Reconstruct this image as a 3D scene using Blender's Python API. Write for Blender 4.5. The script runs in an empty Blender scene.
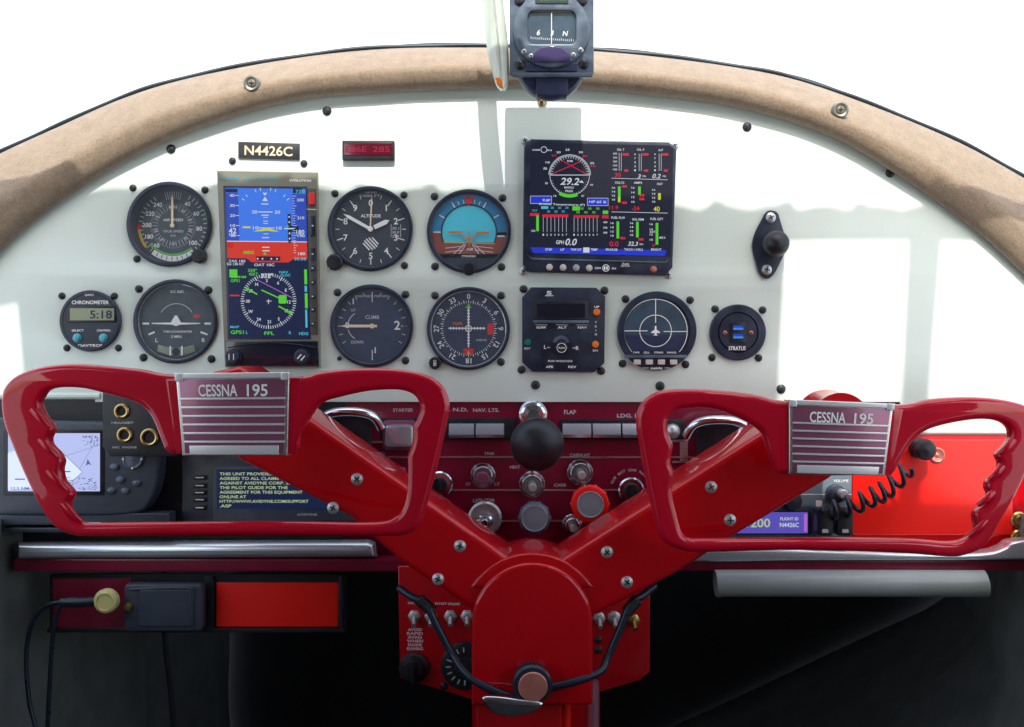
import bpy, bmesh, math, random
from mathutils import Vector, Matrix
random.seed(7)
PI = math.pi
S = bpy.context.scene
COL = S.collection
D = 1.15                      # metres from the lens to the face of the instrument panel

def P(px, py, y):             # the point at depth y that the photo shows at pixel (px, py)
    k = (D + y) / D * 0.001
    return Vector(((px - 512) * k, y, (363.5 - py) * k))

# ------------------------------------------------------------------ materials
def mat(name, col, rough=0.5, metal=0.0, coat=0.0, emit=0.0, var=0.0, vscale=60, bump=0.0, bscale=300, rvar=0.0, sheen=0.0, spec=0.5, coatr=0.05, vdet=5, stretch=None):
    m = bpy.data.materials.new(name); m.use_nodes = True
    nt = m.node_tree; b = nt.nodes['Principled BSDF']
    b.inputs['Base Color'].default_value = (*col, 1)
    b.inputs['Roughness'].default_value = rough
    b.inputs['Metallic'].default_value = metal
    b.inputs['Coat Weight'].default_value = coat
    b.inputs['Coat Roughness'].default_value = coatr
    if name in ('glossy_red_paint', 'yoke_red_plastic'): b.inputs['Coat IOR'].default_value = 1.55
    b.inputs['Specular IOR Level'].default_value = spec
    b.inputs['Sheen Weight'].default_value = sheen
    if emit:
        b.inputs['Emission Color'].default_value = (*col, 1)
        b.inputs['Emission Strength'].default_value = emit
    tc = nt.nodes.new('ShaderNodeTexCoord'); src = tc.outputs['Object']
    if stretch:
        mp = nt.nodes.new('ShaderNodeMapping'); mp.inputs['Scale'].default_value = stretch
        nt.links.new(src, mp.inputs['Vector']); src = mp.outputs['Vector']
    if var or rvar:
        n = nt.nodes.new('ShaderNodeTexNoise'); n.inputs['Scale'].default_value = vscale; n.inputs['Detail'].default_value = vdet
        nt.links.new(src, n.inputs['Vector'])
        if var:
            r = nt.nodes.new('ShaderNodeValToRGB')
            r.color_ramp.elements[0].position = 0.3; r.color_ramp.elements[1].position = 0.7
            r.color_ramp.elements[0].color = (*[max(0, c * (1 - var)) for c in col], 1)
            r.color_ramp.elements[1].color = (*[min(1, c * (1 + var)) for c in col], 1)
            nt.links.new(n.outputs['Fac'], r.inputs['Fac']); nt.links.new(r.outputs['Color'], b.inputs['Base Color'])
        if rvar:
            q = nt.nodes.new('ShaderNodeMapRange')
            q.inputs['From Min'].default_value = 0.3; q.inputs['From Max'].default_value = 0.7
            q.inputs['To Min'].default_value = max(0.02, rough - rvar); q.inputs['To Max'].default_value = min(1, rough + rvar)
            nt.links.new(n.outputs['Fac'], q.inputs['Value']); nt.links.new(q.outputs['Result'], b.inputs['Roughness'])
    if bump:
        n2 = nt.nodes.new('ShaderNodeTexNoise'); n2.inputs['Scale'].default_value = bscale; n2.inputs['Detail'].default_value = 4
        nt.links.new(src, n2.inputs['Vector'])
        bp = nt.nodes.new('ShaderNodeBump'); bp.inputs['Strength'].default_value = bump; bp.inputs['Distance'].default_value = 0.001
        nt.links.new(n2.outputs['Fac'], bp.inputs['Height']); nt.links.new(bp.outputs['Normal'], b.inputs['Normal'])
        if coat: nt.links.new(bp.outputs['Normal'], b.inputs['Coat Normal'])
    return m

M = {}
M['white'] = mat('white_panel_paint', (0.68, 0.765, 0.69), 0.36, var=0.07, vscale=5, bump=0.12, bscale=500, rvar=0.08)
M['red'] = mat('glossy_red_paint', (0.54, 0.0006, 0.006), 0.4, coat=0.8, var=0.06, vscale=25, bump=0.02, bscale=60, coatr=0.03, spec=0.1)
M['yokered'] = mat('yoke_red_plastic', (0.54, 0.0005, 0.02), 0.4, coat=0.9, var=0.08, vscale=18, bump=0.03, bscale=45, coatr=0.03, spec=0.1)
M['brightred'] = mat('bright_and_sunlit_red', (1.0, 0.010, 0.004), 0.35, coat=0.3, var=0.05, vscale=20, bump=0.03, coatr=0.15)  # knob and tube red; also carries painted sunlight on tray and glove box
M['burgundy'] = mat('burgundy_paint', (0.21, 0.003, 0.030), 0.32, coat=0.5, var=0.2, vscale=30, bump=0.05, bscale=200, coatr=0.15)
M['plum'] = mat('plum_enamel', (0.30, 0.095, 0.17), 0.3, metal=0.35, coat=0.4, var=0.1, vscale=40)
M['black'] = mat('black_plastic', (0.012, 0.014, 0.020), 0.42, var=0.3, vscale=80, bump=0.1, bscale=900, rvar=0.1)
M['bezel'] = mat('instrument_black_enamel', (0.020, 0.027, 0.050), 0.38, var=0.35, vscale=60, bump=0.1, bscale=1200, rvar=0.1)
M['dial'] = mat('dial_face_black', (0.022, 0.030, 0.046), 0.6, var=0.2, vscale=90)
M['blue_dial'] = mat('dial_face_navy', (0.022, 0.038, 0.085), 0.6, var=0.2, vscale=90)
M['grey_dial'] = mat('dial_face_grey', (0.055, 0.075, 0.085), 0.6, var=0.2, vscale=90)
M['mark'] = mat('dial_marking_white', (0.92, 0.93, 0.90), 0.6)
M['dim'] = mat('dial_marking_grey', (0.55, 0.58, 0.60), 0.6)
M['cream'] = mat('needle_cream', (0.95, 0.78, 0.50), 0.5)
M['redmark'] = mat('marking_red', (0.75, 0.02, 0.02), 0.5)
M['green'] = mat('marking_green', (0.12, 0.55, 0.08), 0.5)
M['yellow'] = mat('marking_yellow', (0.8, 0.55, 0.03), 0.5)
M['orange'] = mat('orange_plastic', (0.85, 0.20, 0.01), 0.4, coat=0.3)
M['teal'] = mat('teal_button', (0.05, 0.42, 0.50), 0.3, coat=0.5)
M['greenbtn'] = mat('green_button', (0.01, 0.16, 0.12), 0.35)
M['ivory'] = mat('ivory_button', (0.62, 0.58, 0.50), 0.45)
M['sky_blue'] = mat('horizon_sky_blue', (0.02, 0.28, 0.55), 0.5)
M['sky_cyan'] = mat('horizon_window_cyan', (0.08, 0.70, 0.85), 0.5)
M['brown'] = mat('horizon_ground_brown', (0.32, 0.06, 0.03), 0.6)
M['chrome'] = mat('chrome', (0.72, 0.75, 0.78), 0.16, metal=1, bump=0.05, bscale=150, rvar=0.07, vscale=60)
M['switch'] = mat('polished_switch_metal', (0.60, 0.64, 0.72), 0.25, metal=0.75)
M['greyface'] = mat('grey_knob_face', (0.26, 0.32, 0.36), 0.35, coat=0.3, var=0.1)
M['railmetal'] = mat('satin_rail_metal', (0.66, 0.72, 0.76), 0.27, metal=0.7)
M['stripe'] = mat('bright_trim', (0.80, 0.81, 0.82), 0.3, metal=0.4)
M['steel'] = mat('steel', (0.58, 0.60, 0.60), 0.4, metal=0.65, bump=0.06, bscale=500, rvar=0.1, vscale=200)
M['brushed'] = mat('brushed_aluminium', (0.70, 0.72, 0.72), 0.34, metal=1, bump=0.08, bscale=60, stretch=(1, 12, 30), rvar=0.1, vscale=60)
M['brass'] = mat('brass', (0.55, 0.40, 0.16), 0.35, metal=1, rvar=0.1, vscale=200)
M['brasscup'] = mat('dull_washer', (0.22, 0.21, 0.17), 0.45, metal=0.7, rvar=0.1, vscale=200)
M['copper'] = mat('worn_copper_knob', (0.55, 0.20, 0.15), 0.4, metal=0.3, var=0.15, vscale=60)
M['darkmetal'] = mat('blackened_screw', (0.05, 0.055, 0.065), 0.38, metal=0.7, rvar=0.1, vscale=200)
M['slot'] = mat('screw_slot', (0.01, 0.01, 0.012), 0.7)
M['bluegrey'] = mat('blue_grey_casting', (0.11, 0.145, 0.19), 0.4, metal=0.3, var=0.25, vscale=60, bump=0.15, bscale=250, rvar=0.12)
M['bluedark'] = mat('dark_blue_casting', (0.025, 0.035, 0.085), 0.4, var=0.25, vscale=70, bump=0.1)
M['purple'] = mat('violet_lens', (0.065, 0.05, 0.13), 0.12, coat=0.8)
M['olive'] = mat('olive_grey_bezel', (0.20, 0.20, 0.15), 0.4, var=0.12, vscale=40, bump=0.08, bscale=800)
M['olivedark'] = mat('dark_olive_bezel', (0.075, 0.078, 0.07), 0.42, var=0.12, vscale=40, bump=0.08, bscale=800)
M['gpscase'] = mat('slate_plastic', (0.045, 0.06, 0.085), 0.42, var=0.15, vscale=60, bump=0.1, bscale=900)
M['radiogrey'] = mat('grey_radio_face', (0.16, 0.21, 0.25), 0.45, var=0.12, vscale=60, bump=0.08, bscale=800)
M['lcd'] = mat('lcd_green_grey', (0.22, 0.27, 0.17), 0.35, coat=0.5)
M['lcdtrim'] = mat('dark_display', (0.012, 0.014, 0.028), 0.15, coat=0.6)
M['redwindow'] = mat('dark_red_filter', (0.10, 0.006, 0.016), 0.2, coat=0.5)
M['card'] = mat('compass_fluid_blue', (0.055, 0.09, 0.125), 0.25, coat=0.5, var=0.2, vscale=90)
M['visor'] = mat('pale_frosted_plastic', (0.60, 0.66, 0.56), 0.22, coat=0.7, var=0.12, vscale=30, stretch=(8, 1, 1))
M['creamtube'] = mat('grey_cream_paint', (0.33, 0.385, 0.375), 0.4, coat=0.2, var=0.06, vscale=30, bump=0.04)
M['darkwall'] = mat('dark_firewall', (0.008, 0.010, 0.014), 0.7, var=0.3, vscale=12)
M['liner'] = mat('grey_side_lining', (0.16, 0.18, 0.175), 0.85, var=0.15, vscale=25, bump=0.3, bscale=250)
M['liner2'] = mat('dark_grey_carpet', (0.075, 0.085, 0.085), 0.95, var=0.3, vscale=60, bump=0.5, bscale=700)
M['roof'] = mat('headliner', (0.20, 0.19, 0.18), 0.9, var=0.06, vscale=10, bump=0.2, bscale=300)
M['concrete'] = mat('pale_concrete', (0.28, 0.31, 0.33), 0.9, var=0.15, vscale=2)
M['cabin'] = mat('dark_blocker', (0.05, 0.035, 0.035), 0.9, var=0.2, vscale=8)
M['rubber'] = mat('rubber_cable', (0.010, 0.020, 0.038), 0.36, rvar=0.1, vscale=100)
M['gasket'] = mat('black_green_gasket', (0.012, 0.022, 0.030), 0.5, var=0.5, vscale=30)
M['plate'] = mat('olive_black_placard', (0.030, 0.032, 0.035), 0.4, var=0.2, vscale=60)
M['letter'] = mat('placard_pale_gold', (0.75, 0.66, 0.45), 0.5)
M['yellowcap'] = mat('pale_yellow_cap', (0.70, 0.66, 0.28), 0.4, coat=0.3)
M['tubepink'] = mat('rose_anodised_tube', (0.62, 0.25, 0.33), 0.28, metal=0.7)

def fabric():
    m = mat('tan_brushed_suede', (0.47, 0.335, 0.225), 0.95, sheen=0.35)
    nt = m.node_tree; b = nt.nodes['Principled BSDF']
    tc = nt.nodes.new('ShaderNodeTexCoord')
    n1 = nt.nodes.new('ShaderNodeTexNoise'); n1.inputs['Scale'].default_value = 75; n1.inputs['Detail'].default_value = 8; n1.inputs['Roughness'].default_value = 0.7
    n2 = nt.nodes.new('ShaderNodeTexNoise'); n2.inputs['Scale'].default_value = 420; n2.inputs['Detail'].default_value = 5
    nt.links.new(tc.outputs['Object'], n1.inputs['Vector']); nt.links.new(tc.outputs['Object'], n2.inputs['Vector'])
    a = nt.nodes.new('ShaderNodeMath'); a.operation = 'MULTIPLY_ADD'; a.inputs[1].default_value = 0.55
    h = nt.nodes.new('ShaderNodeMath'); h.operation = 'MULTIPLY'; h.inputs[1].default_value = 0.45
    nt.links.new(n2.outputs['Fac'], h.inputs[0]); nt.links.new(n1.outputs['Fac'], a.inputs[0]); nt.links.new(h.outputs[0], a.inputs[2])
    r = nt.nodes.new('ShaderNodeValToRGB')
    r.color_ramp.elements[0].position = 0.36; r.color_ramp.elements[0].color = (0.20, 0.145, 0.094, 1)
    r.color_ramp.elements[1].position = 0.64; r.color_ramp.elements[1].color = (0.31, 0.232, 0.155, 1)
    nt.links.new(a.outputs[0], r.inputs['Fac']); nt.links.new(r.outputs['Color'], b.inputs['Base Color'])
    bp = nt.nodes.new('ShaderNodeBump'); bp.inputs['Strength'].default_value = 0.6; bp.inputs['Distance'].default_value = 0.0015
    nt.links.new(a.outputs[0], bp.inputs['Height']); nt.links.new(bp.outputs['Normal'], b.inputs['Normal'])
    return m
M['suede'] = fabric()

def glass(name, tint=(1, 1, 1), refl=0.5):
    m = bpy.data.materials.new(name); m.use_nodes = True; nt = m.node_tree
    nt.nodes.remove(nt.nodes['Principled BSDF']); out = nt.nodes['Material Output']
    t = nt.nodes.new('ShaderNodeBsdfTransparent'); t.inputs['Color'].default_value = (*tint, 1)
    g = nt.nodes.new('ShaderNodeBsdfGlossy'); g.inputs['Roughness'].default_value = 0.06
    lw = nt.nodes.new('ShaderNodeLayerWeight'); lw.inputs['Blend'].default_value = 0.5
    pw = nt.nodes.new('ShaderNodeMath'); pw.operation = 'POWER'; pw.inputs[1].default_value = 5; nt.links.new(lw.outputs['Facing'], pw.inputs[0])
    f = nt.nodes.new('ShaderNodeMath'); f.operation = 'MULTIPLY_ADD'; f.inputs[1].default_value = 0.95; f.inputs[2].default_value = 0.045; nt.links.new(pw.outputs[0], f.inputs[0])
    mu = nt.nodes.new('ShaderNodeMath'); mu.operation = 'MULTIPLY'; mu.inputs[1].default_value = refl
    mx = nt.nodes.new('ShaderNodeMixShader')
    nt.links.new(f.outputs[0], mu.inputs[0]); nt.links.new(mu.outputs[0], mx.inputs['Fac'])
    df = nt.nodes.new('ShaderNodeBsdfDiffuse'); df.inputs['Color'].default_value = (0.50, 0.62, 0.72, 1); dn = nt.nodes.new('ShaderNodeTexNoise'); dn.inputs['Scale'].default_value = 40; dn.inputs['Detail'].default_value = 5  # pale diffuse film put in for glare on the glass
    dm = nt.nodes.new('ShaderNodeMath'); dm.operation = 'MULTIPLY'; dm.inputs[1].default_value = 0.12; nt.links.new(dn.outputs['Fac'], dm.inputs[0])
    m2 = nt.nodes.new('ShaderNodeMixShader'); nt.links.new(dm.outputs[0], m2.inputs['Fac']); nt.links.new(t.outputs[0], m2.inputs[1]); nt.links.new(df.outputs[0], m2.inputs[2])
    nt.links.new(m2.outputs[0], mx.inputs[1]); nt.links.new(g.outputs[0], mx.inputs[2]); nt.links.new(mx.outputs[0], out.inputs['Surface'])
    return m
M['glass'] = glass('instrument_glass', (0.985, 0.99, 1.0), 1.1)

def lit(name, col, e):
    m = mat('lit_' + name, col, 0.3, emit=e)
    m.node_tree.nodes['Principled BSDF'].inputs['Base Color'].default_value = (0.01, 0.01, 0.012, 1)
    return m
E = 0.27
for n, c, e in (('sky', (0.055, 0.22, 0.95), E * 1.1), ('tape', (0.03, 0.09, 0.62), E), ('ground', (0.80, 0.045, 0.025), E), ('navy', (0.006, 0.016, 0.07), E),
                ('blue', (0.02, 0.05, 0.75), E), ('white', (0.75, 0.82, 0.88), E), ('green', (0.12, 0.75, 0.04), E), ('yellow', (0.75, 0.75, 0.05), E),
                ('red', (0.80, 0.02, 0.06), E), ('magenta', (0.55, 0.18, 0.75), E), ('cyan', (0.10, 0.60, 0.80), E), ('dark', (0.010, 0.014, 0.035), E),
                ('map', (0.48, 0.55, 0.92), E * 1.3), ('mapwhite', (0.66, 0.76, 1.0), E * 1.5), ('mapline', (0.12, 0.15, 0.35), E), ('violet', (0.13, 0.10, 0.60), E), ('textgreen', (0.55, 0.68, 0.35), E),
                ('usb', (0.05, 0.30, 0.85), E), ('led', (0.75, 0.015, 0.10), E * .65)):
    M['e_' + n] = lit(n, c, e)

# ------------------------------------------------------------------ mesh helpers
_tc = {}
def text_mesh(s):
    if s not in _tc:
        c = bpy.data.curves.new('lettering', 'FONT'); c.body = s; c.resolution_u = 3; c.offset = 0.018
        o = bpy.data.objects.new('lettering', c)
        me = bpy.data.meshes.new_from_object(o)
        v = [(p.co.x, p.co.y) for p in me.vertices]; f = [tuple(p.vertices) for p in me.polygons]
        bpy.data.objects.remove(o); bpy.data.curves.remove(c); bpy.data.meshes.remove(me)
        _tc[s] = (v, f)
    return _tc[s]

def curve_plate(loops, depth, bevel, res):
    """flat plate with holes and rounded rims, front face at z=depth, back at z=0"""
    c = bpy.data.curves.new('outline', 'CURVE'); c.dimensions = '2D'; c.fill_mode = 'BOTH'
    for lp in loops:
        sp = c.splines.new('POLY'); sp.points.add(len(lp) - 1)
        for i, (x, y) in enumerate(lp): sp.points[i].co = (x, y, 0, 1)
        sp.use_cyclic_u = True
    c.extrude = max(0, depth / 2 - bevel); c.bevel_depth = bevel; c.bevel_resolution = res; c.offset = -bevel
    o = bpy.data.objects.new('outline', c); me = bpy.data.meshes.new_from_object(o)
    v = [(p.co.x, p.co.y, p.co.z + depth / 2) for p in me.vertices]; f = [tuple(p.vertices) for p in me.polygons]
    bpy.data.objects.remove(o); bpy.data.curves.remove(c); bpy.data.meshes.remove(me)
    return v, f

def smooth_loop(pts, n=4, closed=True):
    out = []; N = len(pts)
    for i in range(N if closed else N - 1):
        g = lambda j: pts[j % N] if closed else pts[max(0, min(N - 1, j))]
        p0, p1, p2, p3 = g(i - 1), g(i), g(i + 1), g(i + 2)
        for s in range(n):
            t = s / n
            out.append(tuple(0.5 * ((2 * b) + (-a + c) * t + (2 * a - 5 * b + 4 * c - d) * t * t + (-a + 3 * b - 3 * c + d) * t ** 3) for a, b, c, d in zip(p0, p1, p2, p3)))
    if not closed: out.append(tuple(pts[-1]))
    return out

def circ(cx, cy, r, n=48, a0=0, a1=360):
    k = n if a1 - a0 >= 360 else n + 1
    return [(cx + r * math.sin(math.radians(a0 + (a1 - a0) * i / n)), cy - r * math.cos(math.radians(a0 + (a1 - a0) * i / n))) for i in range(k)]
def rrect(x0, y0, x1, y1, r, n=5):
    o = []
    for (cx, cy, a) in ((x1 - r, y0 + r, 0), (x1 - r, y1 - r, 90), (x0 + r, y1 - r, 180), (x0 + r, y0 + r, 270)):
        for i in range(n + 1):
            t = math.radians(a + 90 * i / n); o.append((cx + r * math.sin(t), cy - r * math.cos(t)))
    return o

class MB:
    """shapes in photo pixels (px right, py down) and w = millimetre-sized steps toward the viewer"""
    def __init__(s, cx, cy, k):
        s.cx, s.cy, s.k = cx, cy, k; s.v = []; s.f = []; s.m = []; s.mi = 0
    def L(s, px, py, w): return ((px - s.cx) * s.k, -w * s.k, (s.cy - py) * s.k)
    def add(s, verts, faces):
        b = len(s.v); s.v += [s.L(*p) for p in verts]; s.f += [tuple(i + b for i in f) for f in faces]; s.m += [s.mi] * len(faces); return s
    def plate(s, loops, w0, w1, bevel=0, res=2):
        if isinstance(loops[0][0], (int, float)): loops = [loops]
        v, f = curve_plate(loops, w1 - w0, bevel, res)
        return s.add([(x, y, z + w0) for x, y, z in v], f)
    def box(s, x0, y0, x1, y1, w0, w1, r=0.6, bevel=0.0):
        return s.plate(rrect(x0, y0, x1, y1, r, 3) if r > 0 else [(x0, y0), (x1, y0), (x1, y1), (x0, y1)], w0, w1, bevel, 1)
    def flat(s, pts, w): return s.add([(x, y, w) for x, y in pts], [tuple(range(len(pts)))])
    def rect(s, x0, y0, x1, y1, w): return s.flat([(x0, y0), (x1, y0), (x1, y1), (x0, y1)], w)
    def disc(s, cx, cy, r, w, n=32): return s.flat(circ(cx, cy, r, n), w)
    def lathe(s, cx, cy, prof, n=36, sx=1, sy=1):
        vs = []; fs = []
        for (r, w) in prof:
            for i in range(n):
                a = 2 * PI * i / n; vs.append((cx + sx * r * math.cos(a), cy + sy * r * math.sin(a), w))
        for j in range(len(prof) - 1):
            for i in range(n):
                fs.append((j * n + i, j * n + (i + 1) % n, (j + 1) * n + (i + 1) % n, (j + 1) * n + i))
        if prof[0][0] > 0.01: fs.append(tuple(range(n - 1, -1, -1)))
        if prof[-1][0] > 0.01: fs.append(tuple(range((len(prof) - 1) * n, len(prof) * n)))
        return s.add(vs, fs)
    def tubeline(s, pts, r, n=10, sm=5):
        if sm: pts = smooth_loop(pts, sm, False)
        R = r if isinstance(r, (list, tuple)) else None
        vs = []; fs = []; up = Vector((0, 0, 1)); prev = None
        for i, p in enumerate(pts):
            a = Vector(pts[max(0, i - 1)]); b = Vector(pts[min(len(pts) - 1, i + 1)]); t = (b - a).normalized()
            if prev is None:
                x = t.cross(up)
                if x.length < 0.1: x = t.cross(Vector((0, 1, 0)))
            else: x = prev - t * prev.dot(t)
            x.normalize(); prev = x; y = t.cross(x)
            rr = (R[0] + (R[1] - R[0]) * i / (len(pts) - 1)) if R else r
            for q in range(n):
                an = 2 * PI * q / n; vs.append(tuple(Vector(p) + (x * math.cos(an) + y * math.sin(an)) * rr))
        m = len(pts)
        for i in range(m - 1):
            for q in range(n): fs.append((i * n + q, i * n + (q + 1) % n, (i + 1) * n + (q + 1) % n, (i + 1) * n + q))
        fs.append(tuple(range(n - 1, -1, -1))); fs.append(tuple(range((m - 1) * n, m * n)))
        return s.add(vs, fs)
    def line(s, x0, y0, x1, y1, wd, w):
        dx, dy = x1 - x0, y1 - y0; l = math.hypot(dx, dy) or 1; nx, ny = -dy / l * wd / 2, dx / l * wd / 2
        return s.flat([(x0 + nx, y0 + ny), (x1 + nx, y1 + ny), (x1 - nx, y1 - ny), (x0 - nx, y0 - ny)], w)
    def arc(s, cx, cy, r0, r1, a0, a1, w, n=None):
        n = n or max(4, int(abs(a1 - a0) / 6)); vs = []
        for i in range(n + 1):
            a = math.radians(a0 + (a1 - a0) * i / n)
            vs.append((cx + r0 * math.sin(a), cy - r0 * math.cos(a), w)); vs.append((cx + r1 * math.sin(a), cy - r1 * math.cos(a), w))
        return s.add(vs, [(2 * i, 2 * i + 1, 2 * i + 3, 2 * i + 2) for i in range(n)])
    def ticks(s, cx, cy, r0, r1, angs, wd, w):
        for a in angs:
            t = math.radians(a); s.line(cx + r0 * math.sin(t), cy - r0 * math.cos(t), cx + r1 * math.sin(t), cy - r1 * math.cos(t), wd, w)
        return s
    def text(s, t, px, py, h, W=None, w=0, rot=0, align='C', sh=0.0):
        v, f = text_mesh(t)
        if not v: return s
        sc = h / 0.72
        x0 = min(a for a, b in v); x1 = max(a for a, b in v); sx = (W / (x1 - x0)) if W else sc
        ox = {'C': (x0 + x1) / 2, 'L': x0, 'R': x1}[align]
        c, sn = math.cos(math.radians(rot)), math.sin(math.radians(rot)); o = []
        for a, b in v:
            yy = (b - 0.36) * sc; xx = (a - ox) * sx + sh * yy
            o.append((px + xx * c + yy * sn, py + xx * sn - yy * c, w))
        return s.add(o, f)
    def mesh(s, name, mats, angle=32):
        me = bpy.data.meshes.new(name); me.from_pydata(s.v, [], s.f)
        for m in mats: me.materials.append(M[m])
        for p, i in zip(me.polygons, s.m): p.material_index = i
        bm = bmesh.new(); bm.from_mesh(me); bmesh.ops.remove_doubles(bm, verts=bm.verts, dist=1e-6)
        bmesh.ops.recalc_face_normals(bm, faces=bm.faces)
        if mats == ['glass']:      # single panes face the viewer
            for f in bm.faces:
                f.normal_update()
                if f.normal.y > 0: f.normal_flip()
        bm.to_mesh(me); bm.free()
        me.shade_smooth(); me.set_sharp_from_angle(angle=math.radians(angle))
        return me

def props(o, label, cat, group=None, kind=None):
    if label: o['label'] = label
    if cat: o['category'] = cat
    if group: o['group'] = group
    if kind: o['kind'] = kind
    return o

class T:
    """a thing: an Empty at its mounting point that parents its parts"""
    def __init__(s, name, label, cat, cx, cy, y0=0.0, group=None):
        s.cx, s.cy = cx, cy; s.k = (D + y0) / D * 0.001; s.y0 = y0
        s.o = bpy.data.objects.new(name, None); COL.objects.link(s.o); s.o.location = P(cx, cy, y0); s.o.empty_display_size = 0.01
        props(s.o, label, cat, group)
    def mb(s): return MB(s.cx, s.cy, s.k)
    def part(s, name, mb, mats, parent=None, label=None, angle=32):
        if isinstance(mats, str): mats = [mats]
        o = bpy.data.objects.new(name, mb.mesh(name, mats, angle)); COL.objects.link(o); o.parent = parent or s.o
        if label: o['label'] = label
        return o
    def screws(s, pts, r=3.2, w=0, m='darkmetal', name='screw'):
        me = None
        for i, (x, y) in enumerate(pts):
            o = bpy.data.objects.new(name, me or screw_mesh(r, s.k, m)); me = me or o.data
            COL.objects.link(o); o.parent = s.o
            o.location = ((x - s.cx) * s.k, -w * s.k, (s.cy - y) * s.k); o.rotation_euler = (0, random.uniform(0, 1.5), 0)

_sm = {}
def screw_mesh(r, k, m):
    key = (round(r, 2), round(k, 6), m)
    if key not in _sm:
        b = MB(0, 0, k); b.lathe(0, 0, [(r * 1.15, 0), (r * 1.15, 0.5), (r, 0.8), (r * 0.92, 1.7), (r * 0.7, 2.4), (r * 0.35, 2.75), (0.001, 2.8)], 20)
        b.mi = 1; b.box(-r * 0.62, -r * 0.14, r * 0.62, r * 0.14, 2.1, 2.88, 0); b.box(-r * 0.14, -r * 0.62, r * 0.14, r * 0.62, 2.1, 2.9, 0)
        _sm[key] = b.mesh('screw', [m, 'slot'])
    return _sm[key]

def single(name, label, cat, cx, cy, y0, fn, mats, group=None, kind=None, angle=32):
    k = (D + y0) / D * 0.001; b = MB(cx, cy, k); fn(b)
    o = bpy.data.objects.new(name, b.mesh(name, [mats] if isinstance(mats, str) else mats, angle)); COL.objects.link(o); o.location = P(cx, cy, y0)
    return props(o, label, cat, group, kind)

# ------------------------------------------------------------------ padded arch and panel outline
INNER = [(-70, 330), (0, 252), (47, 212), (117, 166), (196, 130), (290, 102), (383, 93), (490, 88.5), (565, 89), (640, 94), (733, 107), (827, 135), (897, 175), (967, 224), (1024, 275), (1100, 355)]
OUTER = [(-75, 192), (0, 153.5), (58, 127), (124, 98), (190, 78), (290, 59), (383, 49), (480, 47.5), (555, 49), (640, 55), (733, 67), (800, 81), (880, 109), (960, 143), (1024, 178), (1110, 228)]
inn = smooth_loop(INNER, 8, False); out = smooth_loop(OUTER, 8, False)

def pad():
    t = T('padded_trim', 'tan suede padded roll arching over the top of the white instrument panel', 'padded trim', 512, 92, 0.0)
    vs = []; fs = []; n = 18
    for j, (a, b) in enumerate(zip(inn, out)):
        for i in range(n + 1):
            th = PI * i / n; f = (1 - math.cos(th)) / 2
            y = -(0.002 + 0.017 * math.sin(th)) if i <= n / 2 else -(0.002 + 0.017 * math.sin(th)) + 0.034 * (f - 0.5) * 2
            f2 = f + 0.004 * math.sin(j * 0.9) * math.sin(th)
            p = P(a[0] + (b[0] - a[0]) * f2, a[1] + (b[1] - a[1]) * f2, y) - t.o.location; vs.append(tuple(p))
        q = P(b[0], b[1], 0.032) - t.o.location; vs.append((q.x, q.y + 0.01, q.z - 0.02))
        q = P(a[0], a[1], 0.012) - t.o.location; vs.append((q.x, q.y, q.z)); 
    R = n + 3
    for j in range(len(inn) - 1):
        for i in range(R): fs.append((j * R + i, j * R + (i + 1) % R, (j + 1) * R + (i + 1) % R, (j + 1) * R + i))
    me = bpy.data.meshes.new('padding'); me.from_pydata(vs, [], fs); me.materials.append(M['suede']); me.shade_smooth()
    o = bpy.data.objects.new('padding', me); COL.objects.link(o); o.parent = t.o
    for (x, y) in ((256, 88), (835, 114)):
        b = t.mb(); x2, y2 = x, y
        b.lathe(x2, y2, [(8.2, 15), (8.2, 19.2), (6.5, 20.4), (4.6, 19.6), (4.4, 19.2), (3.4, 20.6), (0.01, 21)], 28)
        cup = t.part('cup_washer', b, 'brasscup')
        c = t.mb(); c.box(x2 - 2.4, y2 - .5, x2 + 2.4, y2 + .5, 20, 21.3, 0); c.box(x2 - .5, y2 - 2.4, x2 + .5, y2 + 2.4, 20, 21.35, 0)
        t.part('slot', c, 'slot', cup)
    # gasket strip on the far edge
    def g(b):
        b.tubeline([(x, y - 1.6 + 0.5 * math.sin(i * 1.3), 0) for i, (x, y) in enumerate(out[::2])], 2.4, 8, 3)
        b.tubeline([(x, y - 4.0 + 1.2 * math.sin(i * 0.7), -6) for i, (x, y) in enumerate(out[40:110:2])], 1.4, 6, 3)
    single('windshield_gasket', 'thin dark rubber strip along the outer edge of the tan padding', 'gasket', 512, 47, 0.036, g, 'gasket')
pad()

ROUND = {  # name: centre, bezel radius
 'asi': (170, 224.5, 42.5), 'chrono': (91.5, 321, 30.5), 'turn': (176, 321.5, 42), 'alt': (370.5, 229, 42.5), 'horizon': (469, 231.5, 42), 'vsi': (372, 326, 41.5), 'cdi': (468.5, 328.5, 41.5), 'storm': (656.5, 331, 39.5), 'usb': (737.3, 332.5, 28)}

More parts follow.
